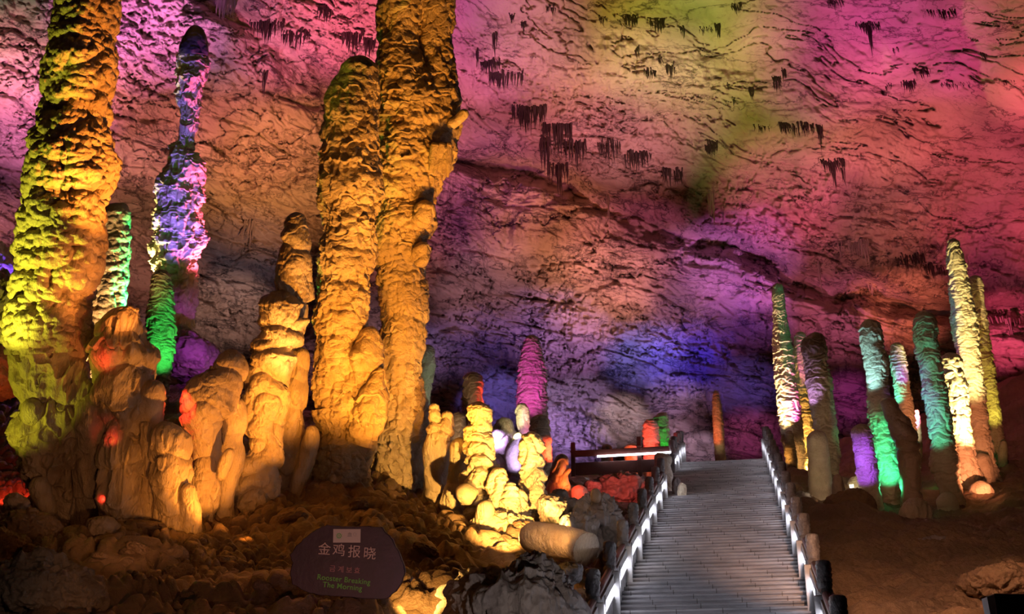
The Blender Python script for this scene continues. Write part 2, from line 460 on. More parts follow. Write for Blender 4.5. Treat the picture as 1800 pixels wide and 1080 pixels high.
STY = {
    'pop':   dict(pop=(0.30, 0.125), pop2=(0.13, 0.07), lump=(1.3, 0.09), fbm=(0.9, 0.06)),
    'drape': dict(lump=(1.3, 0.10), flute=(8.0, 0.055), ledge=(0.70, 0.095), ledge2=(0.21, 0.035), pop=(0.13, 0.05), fbm=(0.7, 0.06)),
    'ring':  dict(ledge=(0.26, 0.17), ledge2=(0.12, 0.07), flute=(9.0, 0.06), fbm=(0.6, 0.09)),
    'ringfine': dict(ledge=(0.17, 0.17), ledge2=(0.10, 0.08), pop2=(0.10, 0.05), fbm=(0.5, 0.06)),
    'bulge': dict(lump=(0.55, 0.14), flute=(8.0, 0.045), ledge=(0.45, 0.06), fbm=(0.5, 0.09), pop2=(0.09, 0.03)),
    'knob': dict(lump=(0.30, 0.20), ledge=(0.15, 0.10), flute=(9.0, 0.06), fbm=(0.25, 0.16), pop2=(0.07, 0.06)),
    'smooth': dict(lump=(0.8, 0.06), fbm=(0.6, 0.10), flute=(6.0, 0.03), pop2=(0.10, 0.02)),
    'flute': dict(flute=(5.5, 0.13), flute2=(12.0, 0.06), lump=(0.9, 0.12), ledge=(0.7, 0.10), fbm=(0.7, 0.12)),
    'shaggy': dict(flute=(9.0, 0.09), ledge=(0.42, 0.2), pop=(0.16, 0.09), fbm=(1.0, 0.1), lump=(1.5, 0.08)),
}


def disp(P, r, st, seed):
    d = np.zeros(P.shape[:-1], np.float32)
    k = STY[st] if isinstance(st, str) else st
    R = np.minimum(r, 0.75)
    wz = 0.35 * fbm(P * 1.3 + seed, 2, seed)
    if 'fbm' in k: s, a = k['fbm']; d = d + a * 1.6 * R * fbm(P / s, 4, seed + 1, 0.55)
    if 'lump' in k:
        L_, a = k['lump']; ph = P[..., 2] / L_ + wz / L_ * 1.2 + seed * .37 + 0.6 * vn(np.stack([P[..., 2] / L_ * .5, P[..., 2] * 0, P[..., 2] * 0 + seed], -1), seed)
        d = d + a * 2 * R * (np.abs(np.sin(ph * math.pi)) ** 0.6 - 0.6)
    for nm in ('ledge', 'ledge2'):
        if nm in k:
            L_, a = k[nm]; ph = P[..., 2] / L_ + (0.8 * vn(P * 2.2 / max(L_ * 3, .5), seed + 7) + .35 * vn(P * 5, seed + 8)) + 0.5 * vn(np.stack([P[..., 2] / L_ * .6, P[..., 2] * 0, P[..., 2] * 0 + seed], -1), seed + 9)
            ph = ph + 0.55 * np.abs(vn(P * vec(1, 1, 0.12) * (1.6 / L_ if L_ < .5 else 7.0), seed + 11))
            i = np.floor(ph); q = ph - i
            am = 0.55 + 0.9 * _hash(i.astype(np.int64), i.astype(np.int64) * 0, i.astype(np.int64) * 0, seed)
            d = d + a * 1.5 * R * am * (np.sqrt(np.clip(1 - q, 0, 1)) * sstep(0, 0.12, q) - 0.5)
    for nm in ('flute', 'flute2'):
        if nm in k:
            fq, a = k[nm]; n = np.abs(vn(P * vec(fq, fq, fq * 0.16) + seed, seed + 3)); m = 0.4 + 0.6 * sstep(-.4, .4, vn(P * 1.2, seed + 4))
            d = d + a * 2.2 * R * (0.45 - n ** 0.7) * m
    for nm in ('pop', 'pop2'):
        if nm in k:
            c, a = k[nm]; f1, f2 = vor((P + 0.25 * c * fbm(P / c, 2, seed)[..., None]) / c + seed, seed + 5)
            d = d + a * 2 * np.minimum(R / 0.5, 1.2) * 0.6 * (np.sqrt(np.clip(1 - (f1 / 0.8) ** 2, 0, 1)) - 0.5)
    return d


def stroke(K, Z, style, seed, res=1.05, round_top=True, closed=False, squash=1.0, ground=True, zend=None):
    K = [list(k) + [Z if len(k) < 4 else k[3]] if len(k) < 4 else list(k) for k in K]
    if zend is not None:
        for i, k_ in enumerate(K): k_[3] = Z + (zend - Z) * i / (len(K) - 1)
    if ground:      # run the foot into the ground
        k = K[-1]; b = at(k[0], k[1], k[3]); g = terr_v(b.x, b.y)
        drop = (b.z - g) + 0.35
        if drop > 0:
            dy = drop / (k[3] * CP) * F
            K.append([k[0] + dy * 0.0, k[1] + dy, k[2] * 1.04, k[3]])
    lpx = sum(math.hypot(K[i + 1][0] - K[i][0], K[i + 1][1] - K[i][1]) for i in range(len(K) - 1))
    hw = max(k[2] for k in K)
    nr = int(np.clip(lpx * res, 24, 900)); nc = int(np.clip(2 * math.pi * hw * res * 0.62, 24, 300))
    C, u = catmull(K, nr)
    rad = np.maximum(C[:, 2], 0.5)
    h0 = K[0][2] * 1.0
    if round_top: rad = rad * np.sqrt(np.clip(1 - (1 - np.clip((u + 0.02 * h0) / h0, 0, 1)) ** 2, 0.0005, 1))
    if closed:
        h1 = K[-1][2]; ue = u[-1] - u; rad = rad * np.sqrt(np.clip(1 - (1 - np.clip((ue + 0.02 * h1) / h1, 0, 1)) ** 2, 0.0005, 1))
    Zs = C[:, 3]
    W = at_np(C[:, 0], C[:, 1], Zs); r = rad / F * Zs
    rbase = np.maximum(C[:, 2], 0.5) / F * Zs
    Tn = np.gradient(W, axis=0); Tn /= np.linalg.norm(Tn, axis=1)[:, None]
    fw = np.array([0, 1.0, 0])
    e1 = np.cross(Tn, fw); e1 /= np.linalg.norm(e1, axis=1)[:, None]; e2 = np.cross(Tn, e1)
    th = np.linspace(0, 2 * math.pi, nc, endpoint=False)
    Nn = np.cos(th)[None, :, None] * e1[:, None] + squash * np.sin(th)[None, :, None] * e2[:, None]
    P0 = (W[:, None] + Nn * r[:, None, None]).astype(np.float32)
    d = disp(P0, rbase[:, None], style, seed)
    d = d * np.clip(r / np.maximum(rbase, 1e-4), 0, 1)[:, None] ** 0.8
    P = P0 + Nn * d[..., None]
    V = P.reshape(-1, 3); Q = grid_quads(nr, nc, True)
    n0 = len(V); tr = []
    top = W[0] - Tn[0] * 0; V = np.vstack([V, top[None], W[-1][None]])
    j = np.arange(nc)
    tr = [np.stack([(j + 1) % nc, j, np.full(nc, n0)], -1), np.stack([(nr - 1) * nc + j, (nr - 1) * nc + (j + 1) % nc, np.full(nc, n0 + 1)], -1)]
    return V, Q, np.vstack(tr)


def blob(px, py, rx, ry, Z, seed, rz=None, fb=0.25, sc_=1.0, style=None, tilt=0.0, res=1.0, flat=0.0):
    """a boulder or dome: rx, ry half sizes in sight pixels, rz depth half size in metres"""
    c = np.array(at(px, py, Z)); ax = rx / F * Z; az = ry / F * Z; ay = rz or ax
    n = int(np.clip(max(rx, ry) * 2.2 * res, 20, 220))
    ph = np.linspace(0.0, math.pi, n); th = np.linspace(0, 2 * math.pi, 2 * n, endpoint=False)
    pg, tg = np.meshgrid(ph, th, indexing='ij')
    D = np.stack([np.sin(pg) * np.cos(tg), np.sin(pg) * np.sin(tg), np.cos(pg)], -1)
    S = np.sign(D) * np.abs(D) ** 0.85
    P = S * np.array([ax, ay, az])
    if tilt:
        ct, st_ = math.cos(tilt), math.sin(tilt); P = np.stack([P[..., 0] * ct + P[..., 2] * st_, P[..., 1], -P[..., 0] * st_ + P[..., 2] * ct], -1)
    P = P + c
    R = (ax + az) / 2; Pf = P.astype(np.float32)
    d = fb * R * (fbm(Pf / (R * 0.9) + seed, 5, seed, 0.55) + 0.45 * (1 - np.abs(fbm(Pf / (R * .45), 4, seed + 3)) * 2.2))
    if style: d = d + disp(Pf, np.full(P.shape[:-1], R), style, seed)
    P = P + D * d[..., None]
    return P.reshape(-1, 3), grid_quads(n, 2 * n, True)[:, ::-1], None


def join(parts):
    V, Q, T = [], [], []; o = 0
    for (v, q, t) in parts:
        V.append(v); Q.append(q + o)
        if t is not None: T.append(t + o)
        o += len(v)
    return np.vstack(V), np.vstack(Q), (np.vstack(T) if T else None)


def P_(nm, st): return (nm,) + tuple(st)


def thing(name, label, cat, parts, m, group=None):
    extra = [p for p in parts if len(p) == 4]; parts = [p for p in parts if len(p) == 3]
    V, Q, T = join(parts)
    base = np.array([V[:, 0].mean(), V[:, 1].mean(), V[:, 2].min()])
    o = mesh_np(name, V - base, Q, m, tris=T); o.location = base
    for e in extra: child(mesh_np(e[0], e[1], e[2], m, tris=e[3]), o)
    return tag(o, label, cat, group)


def sub(name, root, parts, m, label=None):
    V, Q, T = join(parts)
    o = mesh_np(name, V, Q, m, tris=T); child(o, root)
    if label: o['label'] = label
    return o


S = stroke
# --- left foreground
A_ = thing('stalagmite', 'thickest and tallest knobbly stalagmite, at the far left, its top cut off by the frame', 'stalagmite', [
    S([(160, -110, 45), (158, -40, 46), (157, 0, 47), (150, 60, 51), (144, 95, 53), (134, 185, 52), (129, 231, 59), (126, 296, 66), (116, 352, 64), (106, 420, 62), (100, 470, 62), (91, 520, 63), (86, 572, 65), (88, 620, 60)], 20, 'pop', 1, ground=False),
    S([(88, 540, 56), (87, 590, 62), (93, 642, 60), (100, 680, 58), (110, 711, 66), (112, 760, 72), (116, 827, 60), (128, 880, 44), (128, 930, 30), (130, 965, 32)], 20.05, 'flute', 2, round_top=True),
    P_('drip_lobe', S([(52, 600, 10), (48, 640, 14), (50, 668, 8)], 19.5, 'flute', 3, closed=True, ground=False)),
    P_('drip_lobe', S([(60, 700, 16), (58, 725, 20), (62, 750, 14)], 19.5, 'flute', 4, closed=True, ground=False)),
    S([(165, 690, 24), (170, 740, 34), (166, 800, 30), (160, 870, 26), (150, 930, 22)], 19.7, 'flute', 5),
    P_('side_knob', S([(68, 838, 14), (70, 860, 18), (80, 885, 16), (96, 905, 12)], 19.4, 'smooth', 6, closed=True, ground=False))], M_DRIP)
thing('stalagmite', 'stooped brown stalagmite with red-lit left edge, right beside the thickest left one', 'stalagmite', [
    S([(205, 541, 26), (211, 560, 34), (214, 590, 43), (214, 619, 51), (214, 650, 47), (220, 688, 50), (228, 730, 48), (226, 765, 42)], 19.7, 'flute', 11, ground=False),
    P_('side_knob', S([(265, 668, 14), (268, 690, 22), (262, 720, 22), (255, 770, 20)], 19.5, 'smooth', 12, ground=False, closed=True)),
    S([(205, 730, 18), (212, 780, 34), (222, 830, 44), (226, 874, 46), (230, 920, 38), (232, 945, 34)], 19.45, 'flute', 13),
    S([(255, 740, 12), (262, 790, 15), (270, 850, 16), (268, 900, 14)], 19.35, 'flute', 14)], M_DRIP)
thing('stalagmite', 'low broad fluted stalagmite lit amber between the stooped brown one and the snail-headed one', 'stalagmite', [
    S([(284, 741, 14), (292, 765, 28), (301, 800, 36), (302, 850, 34), (305, 900, 34), (312, 935, 36)], 19.2, 'flute', 21),
    P_('side_lobe', S([(330, 850, 10), (335, 890, 16), (334, 930, 20)], 19.0, 'flute', 22))], M_DRIP)
thing('stalagmite', 'snail-headed amber stalagmite with a red-lit left shoulder', 'stalagmite', [
    S([(408, 614, 20), (406, 632, 24), (402, 656, 29), (388, 676, 34), (370, 700, 44), (354, 735, 35), (361, 780, 25), (360, 820, 25), (356, 860, 28), (354, 900, 26), (350, 930, 24)], 20.2, 'bulge', 23),
    P_('side_lobe', S([(425, 702, 8), (416, 718, 20), (408, 745, 26), (404, 775, 22), (410, 805, 20), (402, 840, 18), (395, 880, 18)], 20.6, 'smooth', 24)),
    P_('side_horn', S([(410, 790, 6), (402, 800, 10), (394, 820, 12), (386, 845, 10)], 19.8, 'smooth', 25, closed=True, ground=False))], M_DRIP)
thing('stalagmite', 'tall twisted amber stalagmite of stacked bulges with a small beak on its right side', 'stalagmite', [
    S([(520, 373, 12), (521, 390, 20), (520, 410, 23), (518, 440, 25), (515, 470, 29), (517, 495, 30), (524, 517, 27), (532, 535, 20)], 21.5, 'bulge', 31, ground=False),
    S([(505, 512, 20), (500, 530, 36), (499, 550, 38), (494, 566, 37), (494, 585, 38), (486, 602, 31), (480, 618, 38), (477, 642, 34), (469, 665, 35), (467, 697, 38), (460, 739, 36), (465, 767, 31), (463, 804, 32), (452, 827, 38), (443, 874, 44), (440, 910, 38), (436, 945, 40)], 21.3, 'bulge', 32),
    P_('beak', S([(545, 563, 3), (534, 566, 7), (520, 570, 12), (508, 575, 14)], 21.1, 'smooth', 33, closed=True, ground=False)),
    P_('foot_lobe', S([(395, 900, 12), (400, 925, 24), (402, 945, 28)], 20.6, 'smooth', 34))], M_DRIP)
thing('stalagmite', 'leaning amber stalagmite leaning against the back of the twisted bulging one', 'stalagmite', [
    S([(532, 611, 10), (528, 630, 16), (521, 655, 22), (513, 688, 27), (511, 739, 22), (512, 781, 24), (506, 830, 24), (495, 870, 22), (490, 900, 24)], 22.4, 'flute', 36),
    P_('side_lobe', S([(548, 748, 9), (547, 775, 16), (538, 810, 16), (525, 850, 14)], 22.2, 'smooth', 37))], M_DRIP)
H_ = thing('stalagmite', 'massive amber stalagmite left of the two-stemmed giant, with a rounded dark top', 'stalagmite', [
    S([(634, 98, 22), (633, 118, 28), (632, 135, 31), (624, 169, 40), (618, 200, 46), (618, 218, 46), (614, 250, 46), (617, 300, 47), (618, 337, 49), (616, 380, 45), (615, 409, 43), (611, 450, 46), (607, 482, 45), (602, 526, 44), (597, 572, 41), (595, 630, 38), (594, 680, 38), (606, 711, 48), (607, 767, 50), (602, 820, 50), (600, 860, 46)], 23, 'drape', 41),
    P_('side_lobe', S([(655, 574, 9), (650, 595, 20), (645, 625, 27), (632, 665, 28), (615, 710, 26)], 22.8, 'flute', 42, ground=False)),
    P_('side_lobe', S([(672, 646, 4), (664, 665, 13), (656, 695, 23), (646, 735, 28), (630, 780, 26)], 22.6, 'shaggy', 43, ground=False)),
    P_('ledge_rim', S([(566, 226, 6), (582, 232, 18), (600, 244, 30), (612, 262, 36)], 22.8, 'drape', 44, closed=True, ground=False))], M_STAL)
I_ = thing('stalagmite', 'giant amber stalagmite whose two fused stems run out of the top of the view', 'stalagmite', [
    S([(712, -130, 30), (710, -60, 32), (706, 0, 35), (702, 48, 37), (702, 90, 38), (706, 130, 46), (712, 175, 50), (710, 210, 50)], 24.3, 'drape', 51, ground=False),
    S([(768, -130, 27), (768, -50, 28), (768, 20, 29), (766, 80, 30), (763, 130, 36), (760, 180, 42), (764, 230, 42), (768, 260, 34), (768, 300, 26), (772, 322, 8)], 24.4, 'drape', 52, ground=False, closed=True),
    S([(720, 110, 40), (730, 150, 58), (731, 207, 62), (727, 250, 64), (720, 289, 60), (713, 337, 51), (711, 385, 50), (703, 414, 45), (706, 457, 43), (710, 520, 38), (711, 560, 38), (706, 599, 37), (701, 638, 35), (709, 696, 38), (706, 735, 44), (702, 793, 46), (704, 850, 46), (704, 890, 46)], 24.5, 'drape', 53),
    P_('side_lobe', S([(748, 352, 10), (746, 372, 18), (738, 400, 18)], 23.9, 'flute', 54, closed=True, ground=False)),
    P_('side_lobe', S([(744, 425, 8), (742, 440, 14), (738, 470, 14)], 24, 'flute', 55, closed=True, ground=False))], M_STAL)
sub('side_knob', I_, [S([(822, 194, 7), (814, 202, 9), (802, 213, 9), (788, 224, 9)], 24.0, 'smooth', 56, closed=True, ground=False)], M_PALE, 'short pale knob sticking out to the right')
# drapery spikes
sub('drip_fringe', I_, [S([(790 - 6 * i, 250 + 6 * (i % 2), 7), (789 - 7 * i, 285, 6), (787 - 8 * i, 312 - 3 * (i % 3) - 2 * i, 2.5)], 23.75, 'flute', 60 + i, closed=True, ground=False) for i in range(5)], M_STAL)

# --- middle yellow group
thing('stalagmite', 'twin-peaked fluted stalagmite right beside the foot of the two-stemmed giant', 'stalagmite', [
    S([(762, 709, 6), (763, 722, 9), (765, 740, 11), (768, 765, 16)], 23.4, 'knob', 71, ground=False),
    S([(785, 722, 6), (786, 738, 12), (780, 758, 16), (774, 775, 18)], 23.4, 'knob', 72, ground=False),
    S([(772, 750, 16), (771, 775, 21), (766, 813, 22), (764, 850, 21), (764, 885, 22)], 23.4, 'flute', 73)], M_DRIP)
thing('stalagmite', 'narrow flat-topped yellow stalagmite between the twin-peaked one and the brightest knobbly one', 'stalagmite', [
    S([(808, 769, 10), (808, 785, 15), (806, 810, 15), (803, 832, 15), (795, 871, 18), (793, 900, 20)], 23.0, 'flute', 74)], M_PALE)
thing('stalagmite', 'bright yellow knobbly stalagmite standing in front of the dark red-edged stump', 'stalagmite', [
    S([(843, 706, 10), (842, 722, 19), (842, 747, 19), (840, 758, 22), (842, 793, 23), (846, 824, 27), (842, 863, 29), (852, 894, 32), (860, 935, 32)], 22.4, 'knob', 75),
    P_('side_knob', S([(820, 850, 12), (820, 866, 19), (824, 888, 15)], 21.8, 'smooth', 76, closed=True, ground=False))], M_PALE)
thing('stalagmite', 'low bright yellow ridge of melted-looking knobs between the two brightest stalagmites', 'stalagmite', [
    S([(872, 822, 10), (876, 845, 17), (878, 880, 20), (884, 930, 22)], 22.0, 'knob', 78),
    S([(896, 848, 8), (898, 870, 13), (898, 905, 18), (902, 940, 20)], 21.8, 'knob', 79),
    S([(912, 860, 8), (914, 885, 12), (914, 915, 15), (914, 945, 16)], 21.9, 'knob', 80),
    blob(885, 935, 52, 24, 21.7, 82, rz=.5, style='flute'), S([(852, 880, 10), (856, 905, 18), (858, 940, 22)], 21.4, 'flute', 81)], M_PALE)
thing('stalagmite', 'brightest yellow round-topped stalagmite of stacked folds at the right end of the yellow group', 'stalagmite', [
    S([(935, 759, 10), (934, 772, 17), (934, 785, 19), (935, 813, 19), (936, 852, 21), (940, 890, 21), (934, 922, 24), (932, 945, 26)], 22.4, 'knob', 82)], M_PALE)
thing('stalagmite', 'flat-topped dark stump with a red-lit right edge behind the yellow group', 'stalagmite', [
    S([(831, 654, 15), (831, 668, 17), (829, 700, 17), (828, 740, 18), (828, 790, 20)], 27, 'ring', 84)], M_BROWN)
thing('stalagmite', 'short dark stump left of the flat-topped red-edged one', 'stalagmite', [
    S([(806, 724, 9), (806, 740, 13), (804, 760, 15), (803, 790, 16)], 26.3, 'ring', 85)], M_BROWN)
thing('stalagmite', 'thin dark green stalagmite half hidden behind the two-stemmed giant', 'stalagmite', [
    S([(752, 606, 9), (751, 625, 13), (749, 660, 13), (746, 690, 11), (746, 730, 12)], 30.5, 'ring', 86)], M_STAL)
thing('stalagmite', 'bright magenta stalagmite with a dark pointed top', 'stalagmite', [
    S([(934, 589, 8), (935, 600, 12), (935, 615, 16), (935, 657, 23), (934, 696, 25), (935, 730, 24), (936, 790, 24)], 33, 'ringfine', 87)], M_STAL)
thing('stalagmite', 'short cream stalagmite right below the magenta one', 'stalagmite', [
    S([(921, 709, 8), (918, 722, 12), (919, 740, 11), (924, 762, 12), (925, 800, 12)], 28.5, 'ring', 88)], M_PALE)
thing('stalagmite', 'red-lit stalagmite behind the brightest yellow round-topped one', 'stalagmite', [
    S([(950, 729, 14), (949, 747, 17), (951, 790, 17), (953, 852, 17), (953, 880, 18)], 27, 'ring', 89)], M_STAL)
thing('stalagmite', 'hunched dark stalagmite with a glowing lilac left edge', 'stalagmite', [
    S([(898, 738, 10), (888, 750, 17), (882, 775, 20), (880, 810, 19), (880, 850, 20)], 29, 'bulge', 90)], M_STAL)
thing('stalagmite', 'slender lilac-white stalagmite glowing beside the hunched lilac-edged one', 'stalagmite', [
    S([(914, 761, 8), (910, 775, 10), (901, 795, 13), (903, 815, 13), (905, 850, 15)], 27.6, 'smooth', 91)], M_PALE)
thing('stalagmite', 'hunched black stalagmite with orange-red lit right edge and a little arm', 'stalagmite', [
    S([(988, 798, 8), (987, 808, 11), (984, 822, 13), (982, 840, 16), (980, 860, 19), (982, 885, 22)], 26, 'shaggy', 92),
    P_('side_arm', S([(1003, 824, 3), (997, 830, 5), (988, 836, 7)], 25.9, 'smooth', 93, closed=True, ground=False))], M_BROWN)
thing('stalagmite', 'small glowing red cone beside the hunched black stalagmite', 'stalagmite', [
    S([(1017, 853, 8), (1018, 862, 13), (1021, 878, 17), (1026, 895, 17)], 25.3, 'smooth', 94)], M_PALE)

# --- left background
thing('stalagmite', 'round-topped pale stalagmite with a bright green right edge, behind the thickest left one', 'stalagmite', [
    S([(201, 357, 20), (202, 370, 24), (199, 417, 27), (192, 463, 30), (186, 526, 31), (180, 580, 31), (176, 640, 31), (174, 720, 32)], 25.5, dict(pop=(0.17, 0.12), pop2=(0.08, 0.03), lump=(0.4, 0.05), fbm=(0.7, 0.05)), 101)], M_PALE)
D_ = thing('stalagmite', 'tallest stalagmite of the left background, lit cream, violet and pink with a dark tip', 'stalagmite', [
    S([(339, 84, 22), (338, 95, 27), (337, 120, 28), (335, 153, 23), (333, 185, 18), (330, 231, 15), (326, 255, 15), (321, 266, 22), (322, 301, 30), (317, 352, 36), (313, 393, 39), (311, 440, 38), (312, 480, 33), (316, 526, 24), (320, 572, 18), (326, 600, 20)], 34, dict(flute=(7, 0.16), flute2=(13, .07), ledge=(0.5, 0.16), ledge2=(0.2, .07), fbm=(0.6, 0.2)), 102, ground=False)], M_PALE)
sub('cap', D_, [S([(342, 44, 8), (343, 55, 14), (343, 68, 19), (341, 86, 23), (341, 98, 23)], 33.9, 'smooth', 103, ground=False)], M_DARK, 'smooth dark grey egg-shaped tip')
thing('stalagmite', 'bright green finely ringed stalagmite in front of the tallest background one', 'stalagmite', [
    S([(283, 474, 10), (283, 490, 15), (284, 526, 20), (282, 572, 23), (279, 619, 24), (279, 655, 20), (279, 690, 16)], 27.6, 'ringfine', 104)], M_STAL)
thing('boulder', 'dark purple boulder carrying the tallest background stalagmite', 'boulder', [blob(335, 630, 44, 34, 33.4, 105, rz=1.0)], M_ROCK)
thing('boulder', 'blue-lit rock hump at the left edge', 'boulder', [blob(-12, 480, 48, 42, 36, 106, rz=1.4)], M_PALE)
thing('boulder', 'green-lit mound below the blue-lit hump at the left edge', 'boulder', [blob(-10, 570, 44, 80, 30, 107, rz=1.0, style='bulge'), blob(14, 505, 16, 18, 30, 108)], M_STAL)
thing('boulder', 'low yellow-green boulder at the left edge beside the thickest stalagmite', 'boulder', [blob(-10, 655, 45, 40, 26, 109, rz=0.8)], M_STAL)

# --- right group
thing('stalagmite', 'tall tapering ringed stalagmite lit pink and cream right of the stair top', 'stalagmite', [
    S([(1367, 498, 7), (1368, 519, 10), (1371, 558, 12), (1374, 597, 15), (1378, 635, 17), (1381, 674, 18), (1386, 713, 18), (1391, 752, 18), (1398, 800, 18), (1404, 850, 20)], 42, 'ring', 121)], M_PALE)
thing('stalagmite', 'slim dark-topped golden stalagmite squeezed behind the dark thick one and the tall pink one', 'stalagmite', [
    S([(1408, 583, 7), (1406, 605, 11), (1409, 674, 13), (1413, 730, 13), (1417, 791, 15), (1418, 835, 18), (1418, 865, 20)], 43, 'ring', 122)], M_PALE)
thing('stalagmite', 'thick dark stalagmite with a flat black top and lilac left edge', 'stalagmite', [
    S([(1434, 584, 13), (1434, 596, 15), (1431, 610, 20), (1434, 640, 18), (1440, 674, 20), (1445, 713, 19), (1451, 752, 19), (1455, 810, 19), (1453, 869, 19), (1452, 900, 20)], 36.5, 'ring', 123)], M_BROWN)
thing('stalagmite', 'pale brown round-topped stalagmite leaning on the front of the thick dark one', 'stalagmite', [
    S([(1433, 757, 13), (1437, 775, 18), (1440, 810, 18), (1441, 850, 19), (1441, 880, 20), (1440, 905, 19)], 33, 'smooth', 124)], M_STAL)
thing('stalagmite', 'small thin dark stalagmite just outside the upper right railing', 'stalagmite', [
    S([(1386, 757, 6), (1388, 775, 8), (1391, 810, 10), (1394, 860, 10)], 38, 'ring', 125)], M_BROWN)
thing('stalagmite', 'stout purple-lit stalagmite left of the long green one', 'stalagmite', [
    S([(1517, 746, 12), (1515, 760, 16), (1516, 775, 17), (1521, 810, 17), (1527, 849, 17), (1535, 895, 17)], 33.2, 'ring', 126)], M_STAL)
thing('stalagmite', 'long leaning green stalagmite with a violet top beside the stout purple one', 'stalagmite', [
    S([(1526, 561, 10), (1528, 575, 17), (1531, 600, 18), (1535, 620, 18), (1541, 645, 19), (1544, 680, 18), (1548, 750, 19), (1556, 800, 20), (1564, 850, 20), (1570, 895, 19)], 34.5, 'ring', 127)], M_PALE)
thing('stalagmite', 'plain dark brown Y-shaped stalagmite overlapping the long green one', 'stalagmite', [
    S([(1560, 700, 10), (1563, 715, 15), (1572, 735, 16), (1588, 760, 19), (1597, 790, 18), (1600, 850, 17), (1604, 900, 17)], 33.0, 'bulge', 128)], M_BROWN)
thing('stalagmite', 'narrow stalagmite with violet head and turquoise left edge behind the plain brown one', 'stalagmite', [
    S([(1577, 602, 8), (1577, 618, 12), (1581, 650, 13), (1587, 690, 13), (1592, 725, 14), (1597, 790, 16), (1600, 850, 16)], 39, 'ringfine', 129)], M_PALE)
thing('stalagmite', 'teal stalagmite with dark blue bands, third tallest on the right, with a swollen foot', 'stalagmite', [
    S([(1624, 546, 9), (1625, 560, 16), (1626, 580, 19), (1629, 610, 19), (1637, 650, 18), (1645, 700, 20), (1653, 750, 19), (1657, 790, 20), (1661, 812, 24), (1665, 835, 20), (1674, 870, 18), (1678, 895, 20)], 35.5, 'ring', 130),
    P_('foot_lobe', S([(1662, 866, 10), (1664, 880, 17), (1666, 895, 18)], 34.8, 'smooth', 131))], M_PALE)
thing('stalagmite', 'orange-lit stalagmite with dark cap between the teal one and the tallest cream one', 'stalagmite', [
    S([(1668, 620, 10), (1671, 635, 15), (1676, 655, 15), (1681, 680, 16), (1685, 720, 17), (1690, 775, 18), (1697, 825, 20), (1706, 870, 24), (1708, 890, 26)], 37, 'shaggy', 132),
    P_('foot_lobe', S([(1722, 845, 10), (1724, 858, 17), (1728, 880, 19)], 36, 'flute', 133))], M_PALE)
thing('stalagmite', 'tallest cream-yellow stalagmite on the right, pointed at the top', 'stalagmite', [
    S([(1675, 419, 7), (1676, 432, 11), (1679, 455, 14), (1686, 500, 17), (1692, 550, 21), (1695, 575, 20), (1702, 625, 18), (1710, 675, 18), (1716, 725, 17), (1723, 775, 16), (1731, 815, 17), (1741, 850, 20)], 39, 'ring', 134),
    P_('foot_lobe', S([(1722, 798, 10), (1726, 815, 16), (1732, 850, 18)], 38.4, 'smooth', 135))], M_PALE)
thing('stalagmite', 'dim olive-yellow stalagmite right behind the tallest cream one', 'stalagmite', [
    S([(1712, 484, 9), (1714, 500, 12), (1719, 545, 13), (1726, 600, 14), (1733, 650, 14), (1741, 700, 14), (1747, 750, 14), (1754, 800, 15), (1760, 840, 18)], 42, 'ring', 136),
    P_('foot_lobe', S([(1765, 775, 4), (1763, 795, 8), (1764, 830, 9)], 41.5, 'smooth', 137))], M_STAL)
thing('stalagmite', 'tiny bright cream spike far behind the teal stalagmite', 'stalagmite', [
    S([(1611, 719, 3), (1612, 735, 5), (1614, 765, 6), (1615, 800, 6)], 47, 'ring', 138)], M_PALE)
thing('stalagmite', 'lone thin red-edged ringed stalagmite beyond the top of the stairs', 'stalagmite', [
    S([(1258, 687, 5), (1260, 713, 7), (1263, 752, 9), (1265, 790, 9), (1268, 830, 10)], 46, 'ring', 139)], M_STAL)
# behind the side railing
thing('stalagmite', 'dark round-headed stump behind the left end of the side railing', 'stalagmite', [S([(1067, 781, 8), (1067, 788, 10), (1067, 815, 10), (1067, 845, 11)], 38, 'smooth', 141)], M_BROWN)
thing('stalagmite', 'glowing red round-headed stump behind the middle of the side railing', 'stalagmite', [S([(1110, 780, 8), (1110, 788, 12), (1111, 815, 13), (1112, 850, 14)], 38, 'ring', 142)], M_PALE)
thing('stalagmite', 'red-lit egg-shaped stalagmite rising behind the side railing', 'stalagmite', [S([(1146, 737, 8), (1144, 750, 12), (1145, 775, 14), (1146, 815, 15), (1146, 850, 15)], 38.5, 'ring', 143)], M_PALE)
thing('stalagmite', 'green and orange lit stalagmite with dark flat top right behind the red egg-shaped one', 'stalagmite', [S([(1160, 726, 9), (1162, 735, 12), (1163, 765, 13), (1164, 810, 14), (1165, 850, 14)], 40.5, 'ring', 144)], M_STAL)

